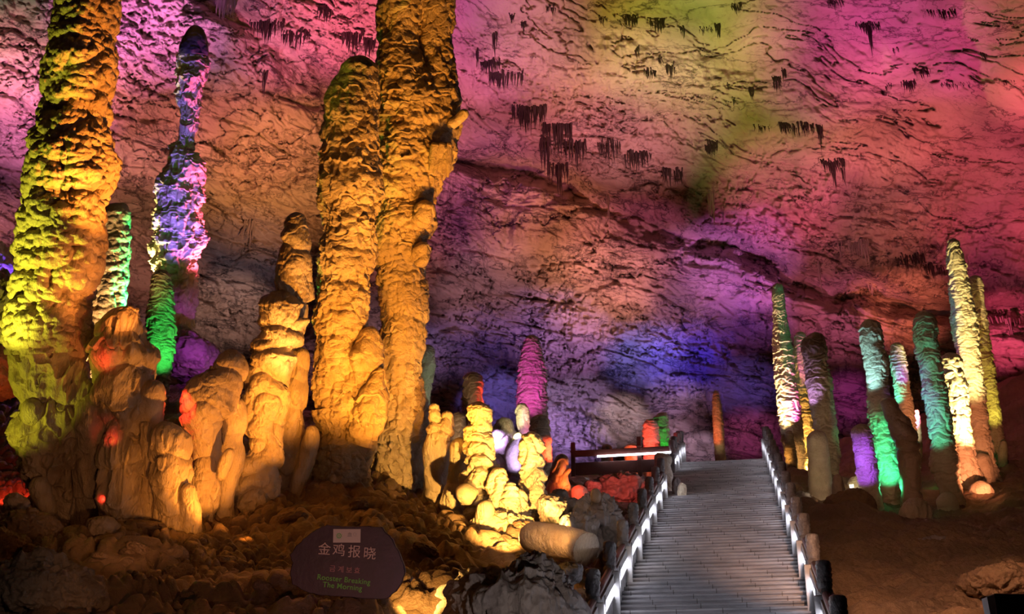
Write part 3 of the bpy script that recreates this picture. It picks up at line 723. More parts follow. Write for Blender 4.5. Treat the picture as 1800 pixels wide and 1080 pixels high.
# --- boulders
B = [
    ('boulder', 'big dark craggy boulder in the bottom left corner', [blob(70, 1050, 92, 58, 12.0, 151, rz=0.7, fb=0.3), blob(-20, 1045, 60, 50, 12.4, 152)], M_ROCK),
    ('boulder', 'rounded lumpy boulder at the foot of the thickest left stalagmite', [blob(52, 938, 50, 36, 17.2, 153, rz=0.5), blob(10, 975, 42, 38, 16.4, 154, rz=.5)], M_FLOOR),
    ('boulder', 'small dark knob of rock on top of the rounded lumpy boulder', [blob(30, 887, 20, 18, 17.6, 155)], M_ROCK),
    ('boulder', 'small pitted rock below the red gap between the two leftmost stalagmites', [blob(180, 930, 26, 20, 17.8, 156)], M_ROCK),
    ('boulder', 'grey peaked boulder right of the sign at the lower edge', [blob(900, 1072, 112, 62, 12.6, 157, rz=0.75, fb=0.22, style='flute'), blob(938, 1022, 42, 38, 12.5, 158, rz=.3, style='flute'), blob(860, 1040, 46, 34, 12.6, 166, rz=.3)], M_GREYROCK),
    ('boulder', 'grey dripping rock mass beside the left stair railing', [blob(1052, 922, 40, 52, 21.5, 159, rz=0.4, style='flute'), blob(1018, 944, 34, 40, 21.0, 160, rz=.4, style='flute')], M_GREYROCK),
    ('boulder', 'round brown boulder behind the cut log-like rock', [blob(970, 896, 26, 22, 21.5, 161, rz=0.4)], M_ROCK),
    ('boulder', 'pair of small rounded boulders below the glowing red cone', [blob(1000, 888, 16, 13, 23.4, 162), blob(985, 872, 14, 12, 24, 163)], M_ROCK),
    ('boulder', 'dark rounded stone standing on the grey dripping rock mass', [blob(1047, 872, 9, 13, 20.8, 164, fb=.1)], M_BROWN),
    ('boulder', 'small pale boulder beside the second visible left railing post', [blob(1000, 1008, 24, 18, 15.2, 165, rz=.3)], M_GREYROCK),
    ('boulder', 'rough red-lit boulder right below the side railing, next to the glowing cone', [blob(1040, 858, 16, 9, 32, 167, rz=.5)], M_ROCK),
    ('boulder', 'craggy red-lit rock bank supporting the side railing', [blob(1095, 868, 48, 28, 33.0, 168, rz=.9, fb=.35)], M_ROCK),
    ('boulder', 'flat-topped sandy mound at the foot of the pale brown stalagmite', [blob(1492, 897, 44, 30, 29.5, 169, rz=0.8, fb=.18)], M_MUD),
    ('boulder', 'fluted dome at the foot of the plain dark brown stalagmite', [blob(1607, 904, 25, 26, 28.2, 170, rz=0.35, fb=.06, style='flute')], M_DRIP),
    ('boulder', 'small low dome in front of the fluted dome', [blob(1628, 926, 17, 11, 27.0, 171, fb=.08)], M_DRIP),
    ('boulder', 'grey rough patch of rock on the clay slope right of the stairs', [blob(1640, 966, 34, 16, 23.0, 172, rz=0.5)], M_GREYROCK),
    ('boulder', 'grey craggy outcrop on the clay slope near the right edge', [blob(1760, 1030, 70, 26, 17.6, 173, rz=.7, fb=.3)], M_MUD),
    ('boulder', 'rounded grey stone just outside the right railing', [blob(1404, 886, 20, 20, 31.5, 174)], M_GREYROCK),
    ('boulder', 'warm lit stone slab below the glaring lamp on the right', [blob(1508, 858, 18, 18, 35.5, 175, tilt=.6)], M_PALE),
]
for nm, lb, prt, m in B: thing(nm, lb, 'boulder', prt, m)
thing('stalagmite', 'small blunt stalagmite on top of the flat-topped sandy mound', 'stalagmite', [S([(1472, 834, 6), (1473, 845, 9), (1474, 860, 12), (1478, 880, 14)], 29.6, 'smooth', 176, ground=False)], M_DRIP)
thing('stalagmite', 'brown round-headed stone standing in the gap of the left railing', 'stalagmite', [S([(1166, 797, 9), (1165, 806, 13), (1166, 840, 14), (1168, 880, 15)], 31.0, 'bulge', 177)], M_DRIP)


def rock_log():
    # a broken-off stalagmite lying on its side, cut end towards the stairs
    V, Q, T = S([(918, 944, 22), (945, 947, 29), (980, 953, 30), (1010, 960, 30), (1032, 966, 29)], 19.6, dict(pop=(.12, .02), fbm=(.5, .07)), 181, ground=False, zend=18.7)
    root = thing('broken_stalagmite', 'thick broken stalagmite lying on its side like a sawn log', 'stalagmite', [(V, Q, T)], M_DRIP)
    return root


rock_log()

# ------------------------------------------------------------------ cobbles scattered on the left slope (each a thing)
rng = np.random.default_rng(5)
protos = [blob(900, 540, 50, 34, 10, 300 + i, rz=0.2, fb=.22, res=.5) for i in range(4)]
c0 = np.array(at(900, 540, 10))
pmesh = []
for i, (v, q, t_) in enumerate(protos):
    o = mesh_np('cobble', v - c0, q, M_FLOOR); pmesh.append(o.data); bpy.data.objects.remove(o)
n_c = 0
while n_c < 150:
    px = rng.uniform(60, 1000); yy = rng.uniform(12.2, 21.5)
    x = (px - 900) / F * yy * 1.0; z = terr_v(x, yy)
    q = Vector((x, yy, z)); tt, c_ = stair_tc(x, yy)
    if c_ > -2.4: continue
    o = bpy.data.objects.new('cobble', pmesh[n_c % 4]); COL.objects.link(o)
    s = rng.uniform(0.35, 1.0) ** 1.3 * 0.9
    o.location = (x, yy, z - 0.02 * s); o.scale = (s * rng.uniform(.8, 1.3), s, s * rng.uniform(.6, .9)); o.rotation_euler = (rng.uniform(-.3, .3), rng.uniform(-.3, .3), rng.uniform(0, 6.3))
    tag(o, 'small rounded brown cobble half sunk in the lumpy flowstone slope left of the stairs', 'stone', 'cobbles on the left slope')
    n_c += 1

# ------------------------------------------------------------------ stalactites
def stact(px, py, wpx, hpx, n, seed, Z=None, m=None, dens=1.0, label='', group=None, thick=1.0):
    r = np.random.default_rng(seed); parts = []
    base = on_shell(px, py, 0.0)
    Zc = base.y * CP + base.z * SP
    n = int(n * 1.5); thick *= 0.72
    for i in range(n):
        dx = r.uniform(-wpx / 2, wpx / 2); p = on_shell(px + dx, py + r.uniform(-4, 4), 0.12)
        L_ = hpx * r.uniform(.35, 1.0) * (1.15 - abs(dx) / wpx) / F * Zc
        rad = r.uniform(0.03, 0.075) * (L_ / 1.0) ** 0.4 * 1.15 * thick
        nr, nc = 9, 8
        u = np.linspace(0, 1, nr)[:, None]; th = np.linspace(0, 2 * math.pi, nc, endpoint=False)[None, :]
        rr = rad * (1 - u ** 1.4) * (1 + 0.18 * np.sin(u * 17 + i)) + 0.003
        X = p.x + rr * np.cos(th) + 0.02 * np.sin(u * 5 + i); Y = p.y + rr * np.sin(th) - 0.05 * u + 0.12 * (1 - u) ** 2; Zz = p.z + 0.3 - (L_ + .3) * u + 0 * th
        parts.append((np.stack([X, Y, Zz], -1).reshape(-1, 3), grid_quads(nr, nc, True), None))
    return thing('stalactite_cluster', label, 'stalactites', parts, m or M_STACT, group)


GL = 'small dark stalactite tufts dotted over the yellow-green lit part of the ceiling'
for i, (px, py, ww, hh, n) in enumerate([(1108, 30, 26, 28, 26), (1155, 36, 26, 30, 28), (1120, 90, 8, 20, 8), (1262, 45, 10, 30, 14), (1240, 52, 24, 12, 16), (1295, 12, 18, 18, 16), (1142, 125, 22, 22, 20), (1178, 118, 16, 26, 18), (1160, 104, 8, 14, 8), (1060, 34, 20, 16, 12), (1365, 140, 16, 26, 20), (1378, 126, 6, 24, 10), (1322, 162, 8, 20, 9), (1280, 150, 6, 12, 6), (1290, 176, 6, 12, 6), (1200, 50, 8, 24, 9), (1400, 222, 60, 26, 46), (1440, 224, 10, 44, 14), (1340, 225, 30, 10, 14)]):
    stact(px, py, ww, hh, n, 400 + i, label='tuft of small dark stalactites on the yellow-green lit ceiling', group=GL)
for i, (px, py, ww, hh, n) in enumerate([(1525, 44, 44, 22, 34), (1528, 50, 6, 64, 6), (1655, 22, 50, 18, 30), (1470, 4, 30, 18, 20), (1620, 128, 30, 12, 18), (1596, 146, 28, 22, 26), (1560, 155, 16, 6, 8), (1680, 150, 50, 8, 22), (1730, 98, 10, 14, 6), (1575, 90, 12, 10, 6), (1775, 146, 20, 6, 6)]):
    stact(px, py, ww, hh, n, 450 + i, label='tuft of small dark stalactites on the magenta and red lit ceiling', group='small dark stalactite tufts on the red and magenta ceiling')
stact(1249, 256, 24, 24, 34, 480, label='dense square tuft of dark stalactites alone on the pink ceiling above the long seam')
stact(1462, 284, 46, 26, 40, 481, label='wide dark stalactite tuft with two long spikes above the right-hand seam')
stact(1464, 290, 6, 66, 5, 482, label='pair of long brown stalactite spikes hanging under the wide dark tuft')
stact(1482, 300, 6, 52, 3, 483, label='single long brown stalactite right of the wide dark tuft')
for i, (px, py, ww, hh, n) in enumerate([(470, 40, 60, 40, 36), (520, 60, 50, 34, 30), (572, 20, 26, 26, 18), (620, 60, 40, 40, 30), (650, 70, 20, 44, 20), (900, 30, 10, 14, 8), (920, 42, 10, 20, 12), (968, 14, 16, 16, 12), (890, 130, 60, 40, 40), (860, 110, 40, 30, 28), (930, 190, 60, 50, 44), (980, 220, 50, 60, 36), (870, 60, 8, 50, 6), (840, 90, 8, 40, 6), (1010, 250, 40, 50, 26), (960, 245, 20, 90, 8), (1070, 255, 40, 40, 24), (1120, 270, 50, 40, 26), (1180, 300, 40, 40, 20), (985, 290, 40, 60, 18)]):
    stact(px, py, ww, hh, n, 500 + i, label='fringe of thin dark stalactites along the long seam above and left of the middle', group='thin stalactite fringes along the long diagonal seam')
for i, (px, py, ww, hh, n) in enumerate([(1475, 432, 10, 44, 4), (1520, 430, 14, 56, 8), (1505, 430, 30, 34, 16), (1440, 470, 6, 60, 3), (1600, 455, 50, 30, 26), (1640, 470, 40, 24, 20), (1530, 500, 8, 40, 3), (1250, 340, 12, 74, 8), (1070, 345, 6, 64, 3), (1770, 565, 60, 44, 16)]):
    stact(px, py, ww, hh, n, 540 + i, m=M_STACTP if i not in (4, 5) else M_STACT, label='group of longer slim stalactites hanging from the middle and right wall', group='longer slim stalactites of the middle and right wall')
stact(400, -12, 40, 60, 30, 560, m=M_STACTP, thick=1.6, label='big pale violet stalactite bundle at the top edge left of the centre')
stact(466, 128, 10, 62, 4, 561, label='lone long dark stalactite on the orange wall left of the massive amber stalagmite')
stact(440, 395, 24, 60, 8, 562, m=M_STACTP, label='long pale drip streaks on the brown wall left of the twisted bulging stalagmite')

# ------------------------------------------------------------------ stairs
def build_stairs():
    root = empty('stone_stairway', stair(9, -0.24))
    tag(root, 'long straight stairway of dark wet slate climbing between two lit railings', 'stairs')
    dt = 0.335; n = int((T_END - 7.0) / dt); rise = US[2] * dt
    cl, cr = -1.62, 1.14
    uh = np.array([US[0], US[1], 0.0])
    for k in range(n):
        t0 = 7.0 + k * dt
        # step: tread at height of its back end, riser at front
        top = US[2] * (t0 + dt) + A0[2]; bot = top - rise - 0.12
        last = k == n - 1
        tb = t0 + dt + (0.06 if not last else 6.0)
        V = []; base = A0.copy(); base[2] = 0
        prof = [(t0 - 0.02, top), (t0 - 0.02, top - 0.035), (t0, top - 0.04), (t0, bot), (tb, bot), (tb, top)]
        for c in (cl, cr):
            for (tt, z) in prof:
                p = base + uh * tt + UW * c; V.append((p[0], p[1], z))
        m_ = len(prof); F_ = [tuple(range(m_)), tuple(range(2 * m_ - 1, m_ - 1, -1))]
        F_ += [(i, (i + 1) % m_ + 0, (i + 1) % m_ + m_, i + m_)[::-1] for i in range(m_)]
        me = bpy.data.meshes.new('step'); me.from_pydata(V, [], F_); me.materials.append(M_STEP)
        uv = me.uv_layers.new(name='UVMap')
        off = (k * 0.37) % 1.0
        for poly in me.polygons:
            for li in poly.loop_indices:
                vi = me.loops[li].vertex_index; c = cl if vi < m_ else cr; tt, z = prof[vi % m_]
                uv.data[li].uv = (c + off, 0.17 + (tt - t0) * 0.95 * .3 + (z - top) * .3 + 0.34 * 1 * k)
        o = bpy.data.objects.new('step', me); COL.objects.link(o); child(o, root)
        bv = o.modifiers.new('bevel', 'BEVEL'); bv.width = 0.008; bv.segments = 1
        if n > 98 and k < n - 98: pass
    return root


build_stairs()


def box_pts(o, ax, ay, az, x0, x1, y0, y1, z0, z1):
    return [o + ax * x + ay * y + az * z for z in (z0, z1) for (x, y) in ((x0, y0), (x1, y0), (x1, y1), (x0, y1))]


BF = [(3, 2, 1, 0), (4, 5, 6, 7), (0, 1, 5, 4), (1, 2, 6, 5), (2, 3, 7, 6), (3, 0, 4, 7)]
VW = Vector(UW); VU = Vector(US); VH = Vector((US[0], US[1], 0)).normalized(); VZ = Vector((0, 0, 1))


def post_mesh(seed=0, h=1.05):
    # lathe: square-ish shaft, collar, carved round head
    prof = [(0.0, 0.072), (0.60, 0.072), (0.605, 0.09), (0.66, 0.095), (0.70, 0.088), (0.71, 0.074), (0.725, 0.084), (0.74, 0.084)]
    prof += [(0.74 + 0.29 * k / 14, 0.084) for k in range(1, 15)] + [(1.04, 0.078), (1.05, 0.06), (1.05, 0.0005)]
    nc = 40; th = np.linspace(0, 2 * math.pi, nc, endpoint=False); V = []
    for (z, r) in prof:
        z = z * h / 1.05
        a = 0.012 if 0.75 < z < 1.03 else 0
        rr = r + a * (np.sin(th * 3 + z * 38 + seed) * np.sin(th * 2 - z * 55) > 0.15)
        if z <= 0.6: rr = r / np.maximum(np.abs(np.cos(th)), np.abs(np.sin(th))) * 0.92; rr = np.minimum(rr, r * 1.22)
        V.append(np.stack([rr * np.cos(th), rr * np.sin(th), np.full(nc, z)], -1))
    return np.array(V).reshape(-1, 3), grid_quads(len(prof), nc, True)


pv, pq = post_mesh()
_o = mesh_np('post', pv, pq, M_POST); POSTM = _o.data; bpy.data.objects.remove(_o)
rz_post = -AZ


def tube_pts(a, b, r, n=12, sag=0):
    d = (b - a).normalized(); e1 = d.cross(VZ).normalized(); e2 = d.cross(e1)
    V = [p + e1 * (r * math.cos(2 * math.pi * k / n)) + e2 * (r * math.sin(2 * math.pi * k / n)) for p in (a, b) for k in range(n)]
    F_ = [tuple(range(n))[::-1], tuple(range(n, 2 * n))] + [(k, (k + 1) % n, (k + 1) % n + n, k + n) for k in range(n)]
    return V, F_


def railing(ts, c, inward, root, pts=None):
    """posts at stair stations ts on line c; inward = +1 when the stairs are at larger c"""
    P = pts or [stair(min(t, 99), c, 0.0) if t < T_END else Vector((*(stair(t, c)[:2]), stair(T_END + 0.1, c).z + 0.36 * (t - T_END) * 0.75)) for t in ts]
    iw = VW * inward
    for p in P:
        o = bpy.data.objects.new('post', POSTM); COL.objects.link(o); o.location = p; o.rotation_euler = (0, 0, rz_post)
        child(o, root)
    for p, q in zip(P[:-1], P[1:]):
        d = q - p
        if d.length > 4.5: continue
        dn = d.normalized(); a = p + dn * 0.07; b = q - dn * 0.07
        # round red-brown handrail
        V, F_ = tube_pts(a + VZ * 0.655, b + VZ * 0.655, 0.05)
        child(pymesh('handrail', V, F_, M_RAIL, smooth=True), root)
        L_ = (b - a).length; ax = (b - a).normalized()
        child(pymesh('beam', box_pts(a + VZ * 0, ax, iw, VZ, 0, L_, 0.03, 0.07, 0.49, 0.615), BF, M_BEAM, bev=0.006), root)
        # light strip behind the opening
        child(pymesh('light_strip', box_pts(a, ax, iw, VZ, 0.0, L_, 0.015, 0.035, 0.315, 0.50), BF, M_LED), root)
        child(pymesh('light_blocker', box_pts(a, ax, iw, VZ, 0.0, L_, -0.01, 0.012, 0.30, 0.52), BF, M_BEAM), root)  # back plate added to block the strip's outward light
        # carved panel with a raised frame, and an upright bar at a quarter of the bay
        pn = child(pymesh('panel', box_pts(a, ax, iw, VZ, 0.0, L_, 0.0, 0.04, 0.05, 0.30), BF, M_PANEL, bev=0.005), root)
        for (x0, x1, z0, z1) in ((0, L_, 0.285, 0.325), (0, L_, 0.02, 0.06)):
            child(pymesh('panel_frame', box_pts(a, ax, iw, VZ, x0, x1, -0.01, 0.06, z0, z1), BF, M_BEAM, bev=0.005), root)
        child(pymesh('baluster', box_pts(a, ax, iw, VZ, L_ * 0.27, L_ * 0.27 + 0.04, 0.0, 0.09, 0.0, 0.6), BF, M_BEAM, bev=0.005), root)
        child(pymesh('baluster', box_pts(a, ax, iw, VZ, L_ * 0.97, L_ * 0.97 + 0.04, 0.0, 0.14, -0.16, 0.66), BF, M_BEAM, bev=0.005), root)


R_ = empty('stone_railing', stair(12.7, 1.14)); tag(R_, 'railing with carved round post heads and white light strips, right of the stairs', 'railing')
railing([10.64 + 2.06 * k for k in range(15)] + [40.6, 42.0], 1.14, -1, R_)
R2 = empty('stone_railing', stair(12.6, -1.62)); tag(R2, 'lower left stair railing with carved post heads and glowing white openings', 'railing')
railing([10.5 + 2.1 * k for k in range(10)], -1.62, 1, R2)
R3 = empty('stone_railing', stair(35, -1.62)); tag(R3, 'short upper left stair railing beyond the gap, with tightly spaced posts', 'railing')
railing([34.95, 36.4, 37.9, 39.4, 41.0], -1.62, 1, R3)


def side_rail():
    root = empty('side_railing', stair(35, -4.6)); tag(root, 'dark red wooden-looking side railing turning left from the upper stairs', 'railing')
    z0 = stair(34.95, -1.62).z
    def B_(c): p = stair(34.95, c); p.z = z0 + 0.02; return p
    for c, h in ((-4.45, 1.1), (-2.55, 1.18)):
        p = B_(c)
        child(pymesh('post', box_pts(p, VW, VH, VZ, -0.06, 0.06, -0.06, 0.06, -0.15, h), BF, M_RAIL, bev=0.01), root)
        child(pymesh('post_head', box_pts(p, VW, VH, VZ, -0.075, 0.075, -0.075, 0.075, h - 0.3, h - 0.25), BF, M_RAIL, bev=0.01), root)
    a = B_(-4.5)
    L_ = 2.85
    child(pymesh('handrail', box_pts(a, VW, VH, VZ, 0, L_, -0.05, 0.05, 0.68, 0.86), BF, M_RAIL, bev=0.02), root)
    child(pymesh('panel', box_pts(a, VW, VH, VZ, 0, L_, -0.03, 0.03, 0.14, 0.50), BF, M_RAIL, bev=0.01), root)
    child(pymesh('panel_frame', box_pts(a, VW, VH, VZ, 0, L_, -0.045, 0.045, -0.06, 0.0), BF, M_RAIL, bev=0.01), root)
    V, F_ = tube_pts(a + VW * 0.75 + VZ * 0.64 - VH * 0.08, a + VW * L_ + VZ * 0.66 - VH * 0.08, 0.03)
    child(pymesh('light_tube', V, F_, M_LED, smooth=True), root)


side_rail()

for i, (px, py, rx, ry, Z, m, lb) in enumerate([
    (1190, 862, 8, 24, 30.2, M_GREYROCK, 'upright grey stone stump filling the gap in the left railing'),
    (1199, 868, 7, 20, 29.8, M_PALE, 'small white-lit stone on the steps below the gap in the left railing')]):
    thing('boulder', lb, 'boulder', [blob(px, py, rx, ry, Z, 190 + i, fb=.15)], m)
_p = stair(36.2, 0.85, 0.13)
thing('paper_scrap', 'small white scrap lying near the top of the stairs', 'litter', [blob(1325, 832, 10, 1.2, 36.3, 195, fb=.5)], mat('white_scrap', (0.8, 0.8, 0.82), rough=0.7))

# ------------------------------------------------------------------ sign
def build_sign():
    m_face = mat('purple_sign_stone', (0.036, 0.012, 0.040), (0.022, 0.009, 0.028), 0.55, bump=((10, 0.01, 0.6, 5),), colscale=6,
                 stain_shade=(((0.03, 0.01, 0.025), 5.0, 0.5, 0.02, 0.7, (1, 1, 1)),))
    Z = 12.2; pc = at(612, 990, Z)
    out = [(575, 925), (600, 928), (640, 927), (670, 929), (690, 950), (703, 975), (711, 995), (713, 1008), (707, 1025), (697, 1038), (684, 1050), (660, 1051), (620, 1048), (595, 1046), (560, 1044), (535, 1036), (516, 1026), (511, 1008), (515, 990), (510, 976), (520, 962), (538, 945), (556, 932)]
    ux = Vector((1, 0, 0)); uz = Vector((0, -0.22, 1)).normalized(); un = ux.cross(uz) * 1.0   # faces the viewer
    k = Z / F
    def loc(px, py): return ((px - 612) * k, (990 - py) * k * 1.02)
    pts = []
    rngs = np.random.default_rng(3); n = len(out)
    for i in range(n):
        a = Vector(out[i]); b = Vector(out[(i + 1) % n])
        for j in range(4):
            p = a.lerp(b, j / 4) + Vector(rngs.uniform(-0.8, 0.8, 2)); pts.append(loc(*p))
    n = len(pts)
    root = empty('sign_stone', pc)
    tag(root, 'dark purple irregular stone sign with Chinese, Korean and English writing beside the slope', 'sign')
    W_ = lambda x, y, d: ux * x + uz * y + un * d
    V = [W_(x, y, 0.03) for x, y in pts] + [W_(x * .985, y * .985, 0.045) for x, y in pts] + [W_(x, y, -0.05) for x, y in pts]
    F_ = [tuple(range(n, 2 * n)), tuple(range(3 * n - 1, 2 * n - 1, -1))]
    F_ += [(i, (i + 1) % n, (i + 1) % n + n, i + n) for i in range(n)] + [(i + 2 * n, (i + 1) % n + 2 * n, (i + 1) % n, i) for i in range(n)]
    pymesh('slab', V, F_[0:1] + F_[1:], m_face, root)
    def quad(name, px0, py0, px1, py1, d, m, parent, skew=0.0, th=0.004):
        x0, y0 = loc(px0, py0); x1, y1 = loc(px1, py1)
        V = [W_(x, y + skew * (x - x0), dd) for dd in (d - th, d) for x, y in ((x0, y1), (x1, y1), (x1, y0), (x0, y0))]
        return pymesh(name, V, BF, m, parent)
    m_w = mat('white_plate', (0.55, 0.52, 0.52), rough=0.5); m_g = mat('green_ink', (0.06, 0.45, 0.10), rough=0.6); m_k = mat('grey_ink', (0.28, 0.28, 0.30), rough=0.6)
    pl = quad('plate', 586, 932.5, 634, 955.5, 0.055, m_w, root, skew=0.0)
    pl['label'] = 'small white plate with green and grey emblems'
    # green emblem: two rings, diamond and rays
    cx, cy = loc(596.3, 944)
    def ring(r0, r1, cx, cy, m, name, a0=0, a1=2 * math.pi, d=0.0565):
        ns = 28; V = []
        for i in range(ns + 1):
            a = a0 + (a1 - a0) * i / ns
            V += [W_(cx + r0 * math.cos(a), cy + r0 * math.sin(a), d), W_(cx + r1 * math.cos(a), cy + r1 * math.sin(a), d)]
        return pymesh(name, V, [(2 * i, 2 * i + 1, 2 * i + 3, 2 * i + 2) for i in range(ns)], m, pl)
    em_parts = []
    ring(0.8 * k, 1.6 * k, cx, cy, m_g, 'emblem_ring'); ring(3.0 * k, 4.1 * k, cx, cy, m_g, 'emblem_ring')
    V = []; Fc = []
    for i in range(10):
        a = math.pi / 2 + 2 * math.pi * i / 10; ca, sa = math.cos(a), math.sin(a)
        o_ = len(V)
        for (rr, tt) in ((4.1, -.35), (4.1, .35), (6.0, .2), (6.0, -.2)):
            V.append(W_(cx + k * (rr * ca - tt * sa), cy + k * (rr * sa + tt * ca), 0.0565))
        Fc.append((o_, o_ + 1, o_ + 2, o_ + 3))
    pymesh('emblem_rays', V, Fc, m_g, pl)
    # temple mark: pediment, columns, base, and a thin arc with a dot, with fine caption lines
    V = []; Fc = []
    def bar(x0, y0, x1, y1):
        o_ = len(V); a = loc(x0, y0); b = loc(x1, y1)
        V.extend([W_(a[0], b[1], 0.0565), W_(b[0], b[1], 0.0565), W_(b[0], a[1], 0.0565), W_(a[0], a[1], 0.0565)]); Fc.append((o_, o_ + 1, o_ + 2, o_ + 3))
    bar(611, 944.2, 618.6, 945.2); bar(611.5, 940.3, 618.2, 941)
    for i in range(6): bar(611.8 + i * 1.15, 941.2, 612.4 + i * 1.15, 944)
    o_ = len(V)
    for (x, y) in ((611.2, 940), (618.5, 940), (614.9, 938.4)): a = loc(x, y); V.append(W_(a[0], a[1], 0.0565))
    Fc.append((o_, o_ + 1, o_ + 2))
    pymesh('temple_mark', V, Fc, m_k, pl)
    ax_, ay_ = loc(624.5, 941.5)
    ring(2.8 * k, 3.3 * k, ax_, ay_, m_k, 'arc_mark', 1.2, 5.6); ring(0.05 * k, 0.8 * k, ax_ + 1.6 * k, ay_ + .6 * k, m_k, 'dot_mark')
    def text(body, px, py, size_px, m, name, rot=-0.08, sx=1.0, bold=0.0):
        cu = bpy.data.curves.new(name, 'FONT'); cu.body = body; cu.size = size_px * k; cu.align_x = 'CENTER'; cu.align_y = 'CENTER'; cu.extrude = 0.003; cu.offset = bold * k; cu.space_character = 1.05
        tmp = bpy.data.objects.new(name, cu); COL.objects.link(tmp)
        bpy.context.view_layer.update()
        me = bpy.data.meshes.new_from_object(tmp.evaluated_get(bpy.context.evaluated_depsgraph_get()))
        COL.objects.unlink(tmp); bpy.data.objects.remove(tmp)
        x, y = loc(px, py)
        me.transform(Matrix.Rotation(rot, 4, 'Z') @ Matrix.Diagonal((sx, 1, 1, 1)))
        B4 = Matrix((ux, uz, un)).transposed().to_4x4()
        me.transform(Matrix.Translation(W_(x, y, 0.049)) @ B4)
        me.materials.clear(); me.materials.append(m)
        o = bpy.data.objects.new(name, me); COL.objects.link(o); o.parent = root
    m_cn = mat('pale_pink_lettering', (0.62, 0.50, 0.48), rough=0.6); m_kr = mat('dim_pink_lettering', (0.42, 0.20, 0.23), rough=0.6); m_en = mat('green_lettering', (0.13, 0.50, 0.08), rough=0.6)
    for ch, px, py in (('金', 571, 967.5), ('鸡', 596.5, 969.5), ('报', 623.5, 972), ('晓', 650.5, 975)):
        text(ch, px, py, 23, m_cn, 'chinese_character', rot=-0.06, bold=0.0)
    for ch, px, py in (('금', 586, 1000), ('계', 600.5, 1001.3), ('보', 615, 1002.5), ('효', 629, 1003.5)):
        text(ch, px, py, 12.5, m_kr, 'korean_character', rot=-0.06, bold=0.0)
    text('Rooster Breaking', 606, 1018, 13.0, m_en, 'english_lettering', rot=-0.1, sx=0.97, bold=0.12)
    text('The Morning', 604, 1029.5, 13.0, m_en, 'english_lettering', rot=-0.1, sx=0.97, bold=0.12)
    # stubby foot holding the stone
    return root


build_sign()

# dark board in the lower right corner
def corner_board():
    Z = 9.0; o = at(1748, 1046, Z); k = Z / F
    root = empty('notice_board', at(1790, 1100, Z)); tag(root, 'dark flat board with a pale grey left side in the bottom right corner', 'sign')
    ax = Vector((1, 0.15, 0)).normalized(); ay = Vector((-0.15, 1, 0)).normalized()
    V = box_pts(o, ax, ay, VZ, 0, 0.9, 0, 0.12, -0.9, 0.01)
    child(pymesh('board', V, BF, mat('dark_board', (0.03, 0.03, 0.035), rough=0.4), bev=0.006), root)
    V = [o + Vector((-0.045, 0.03, -0.01)), o + Vector((-0.005, -0.01, 0.0)), o + Vector((-0.005, -0.01, -0.9)), o + Vector((0.01, 0.05, -0.9)),
         o + Vector((-0.045, 0.14, -0.01)), o + Vector((-0.005, 0.12, 0.0)), o + Vector((-0.005, 0.12, -0.9)), o + Vector((0.01, 0.14, -0.9))]
    child(pymesh('side_frame', V, [(3, 2, 1, 0), (4, 5, 6, 7), (0, 1, 5, 4), (1, 2, 6, 5), (2, 3, 7, 6), (3, 0, 4, 7)], mat('grey_board_frame', (0.5, 0.5, 0.52), rough=0.5)), root)
    V, F_ = tube_pts(o + ax * 0.45 + ay * 0.06 - VZ * 2.6, o + ax * 0.45 + ay * 0.06 - VZ * 0.88, 0.04)
    child(pymesh('leg', V, F_, M_LAMPB), root)


corner_board()

# ------------------------------------------------------------------ lamps
def spot(pos, tgt, col, W, cone, blend=1.0, rad=0.08, name='lamp'):
    l = bpy.data.lights.new(name, 'SPOT'); l.energy = W; l.color = col; l.spot_size = math.radians(cone); l.spot_blend = blend; l.shadow_soft_size = rad
    o = bpy.data.objects.new(name, l); COL.objects.link(o); o.location = pos
    o.rotation_euler = (Vector(tgt) - Vector(pos)).to_track_quat('-Z', 'Y').to_euler()
    return o


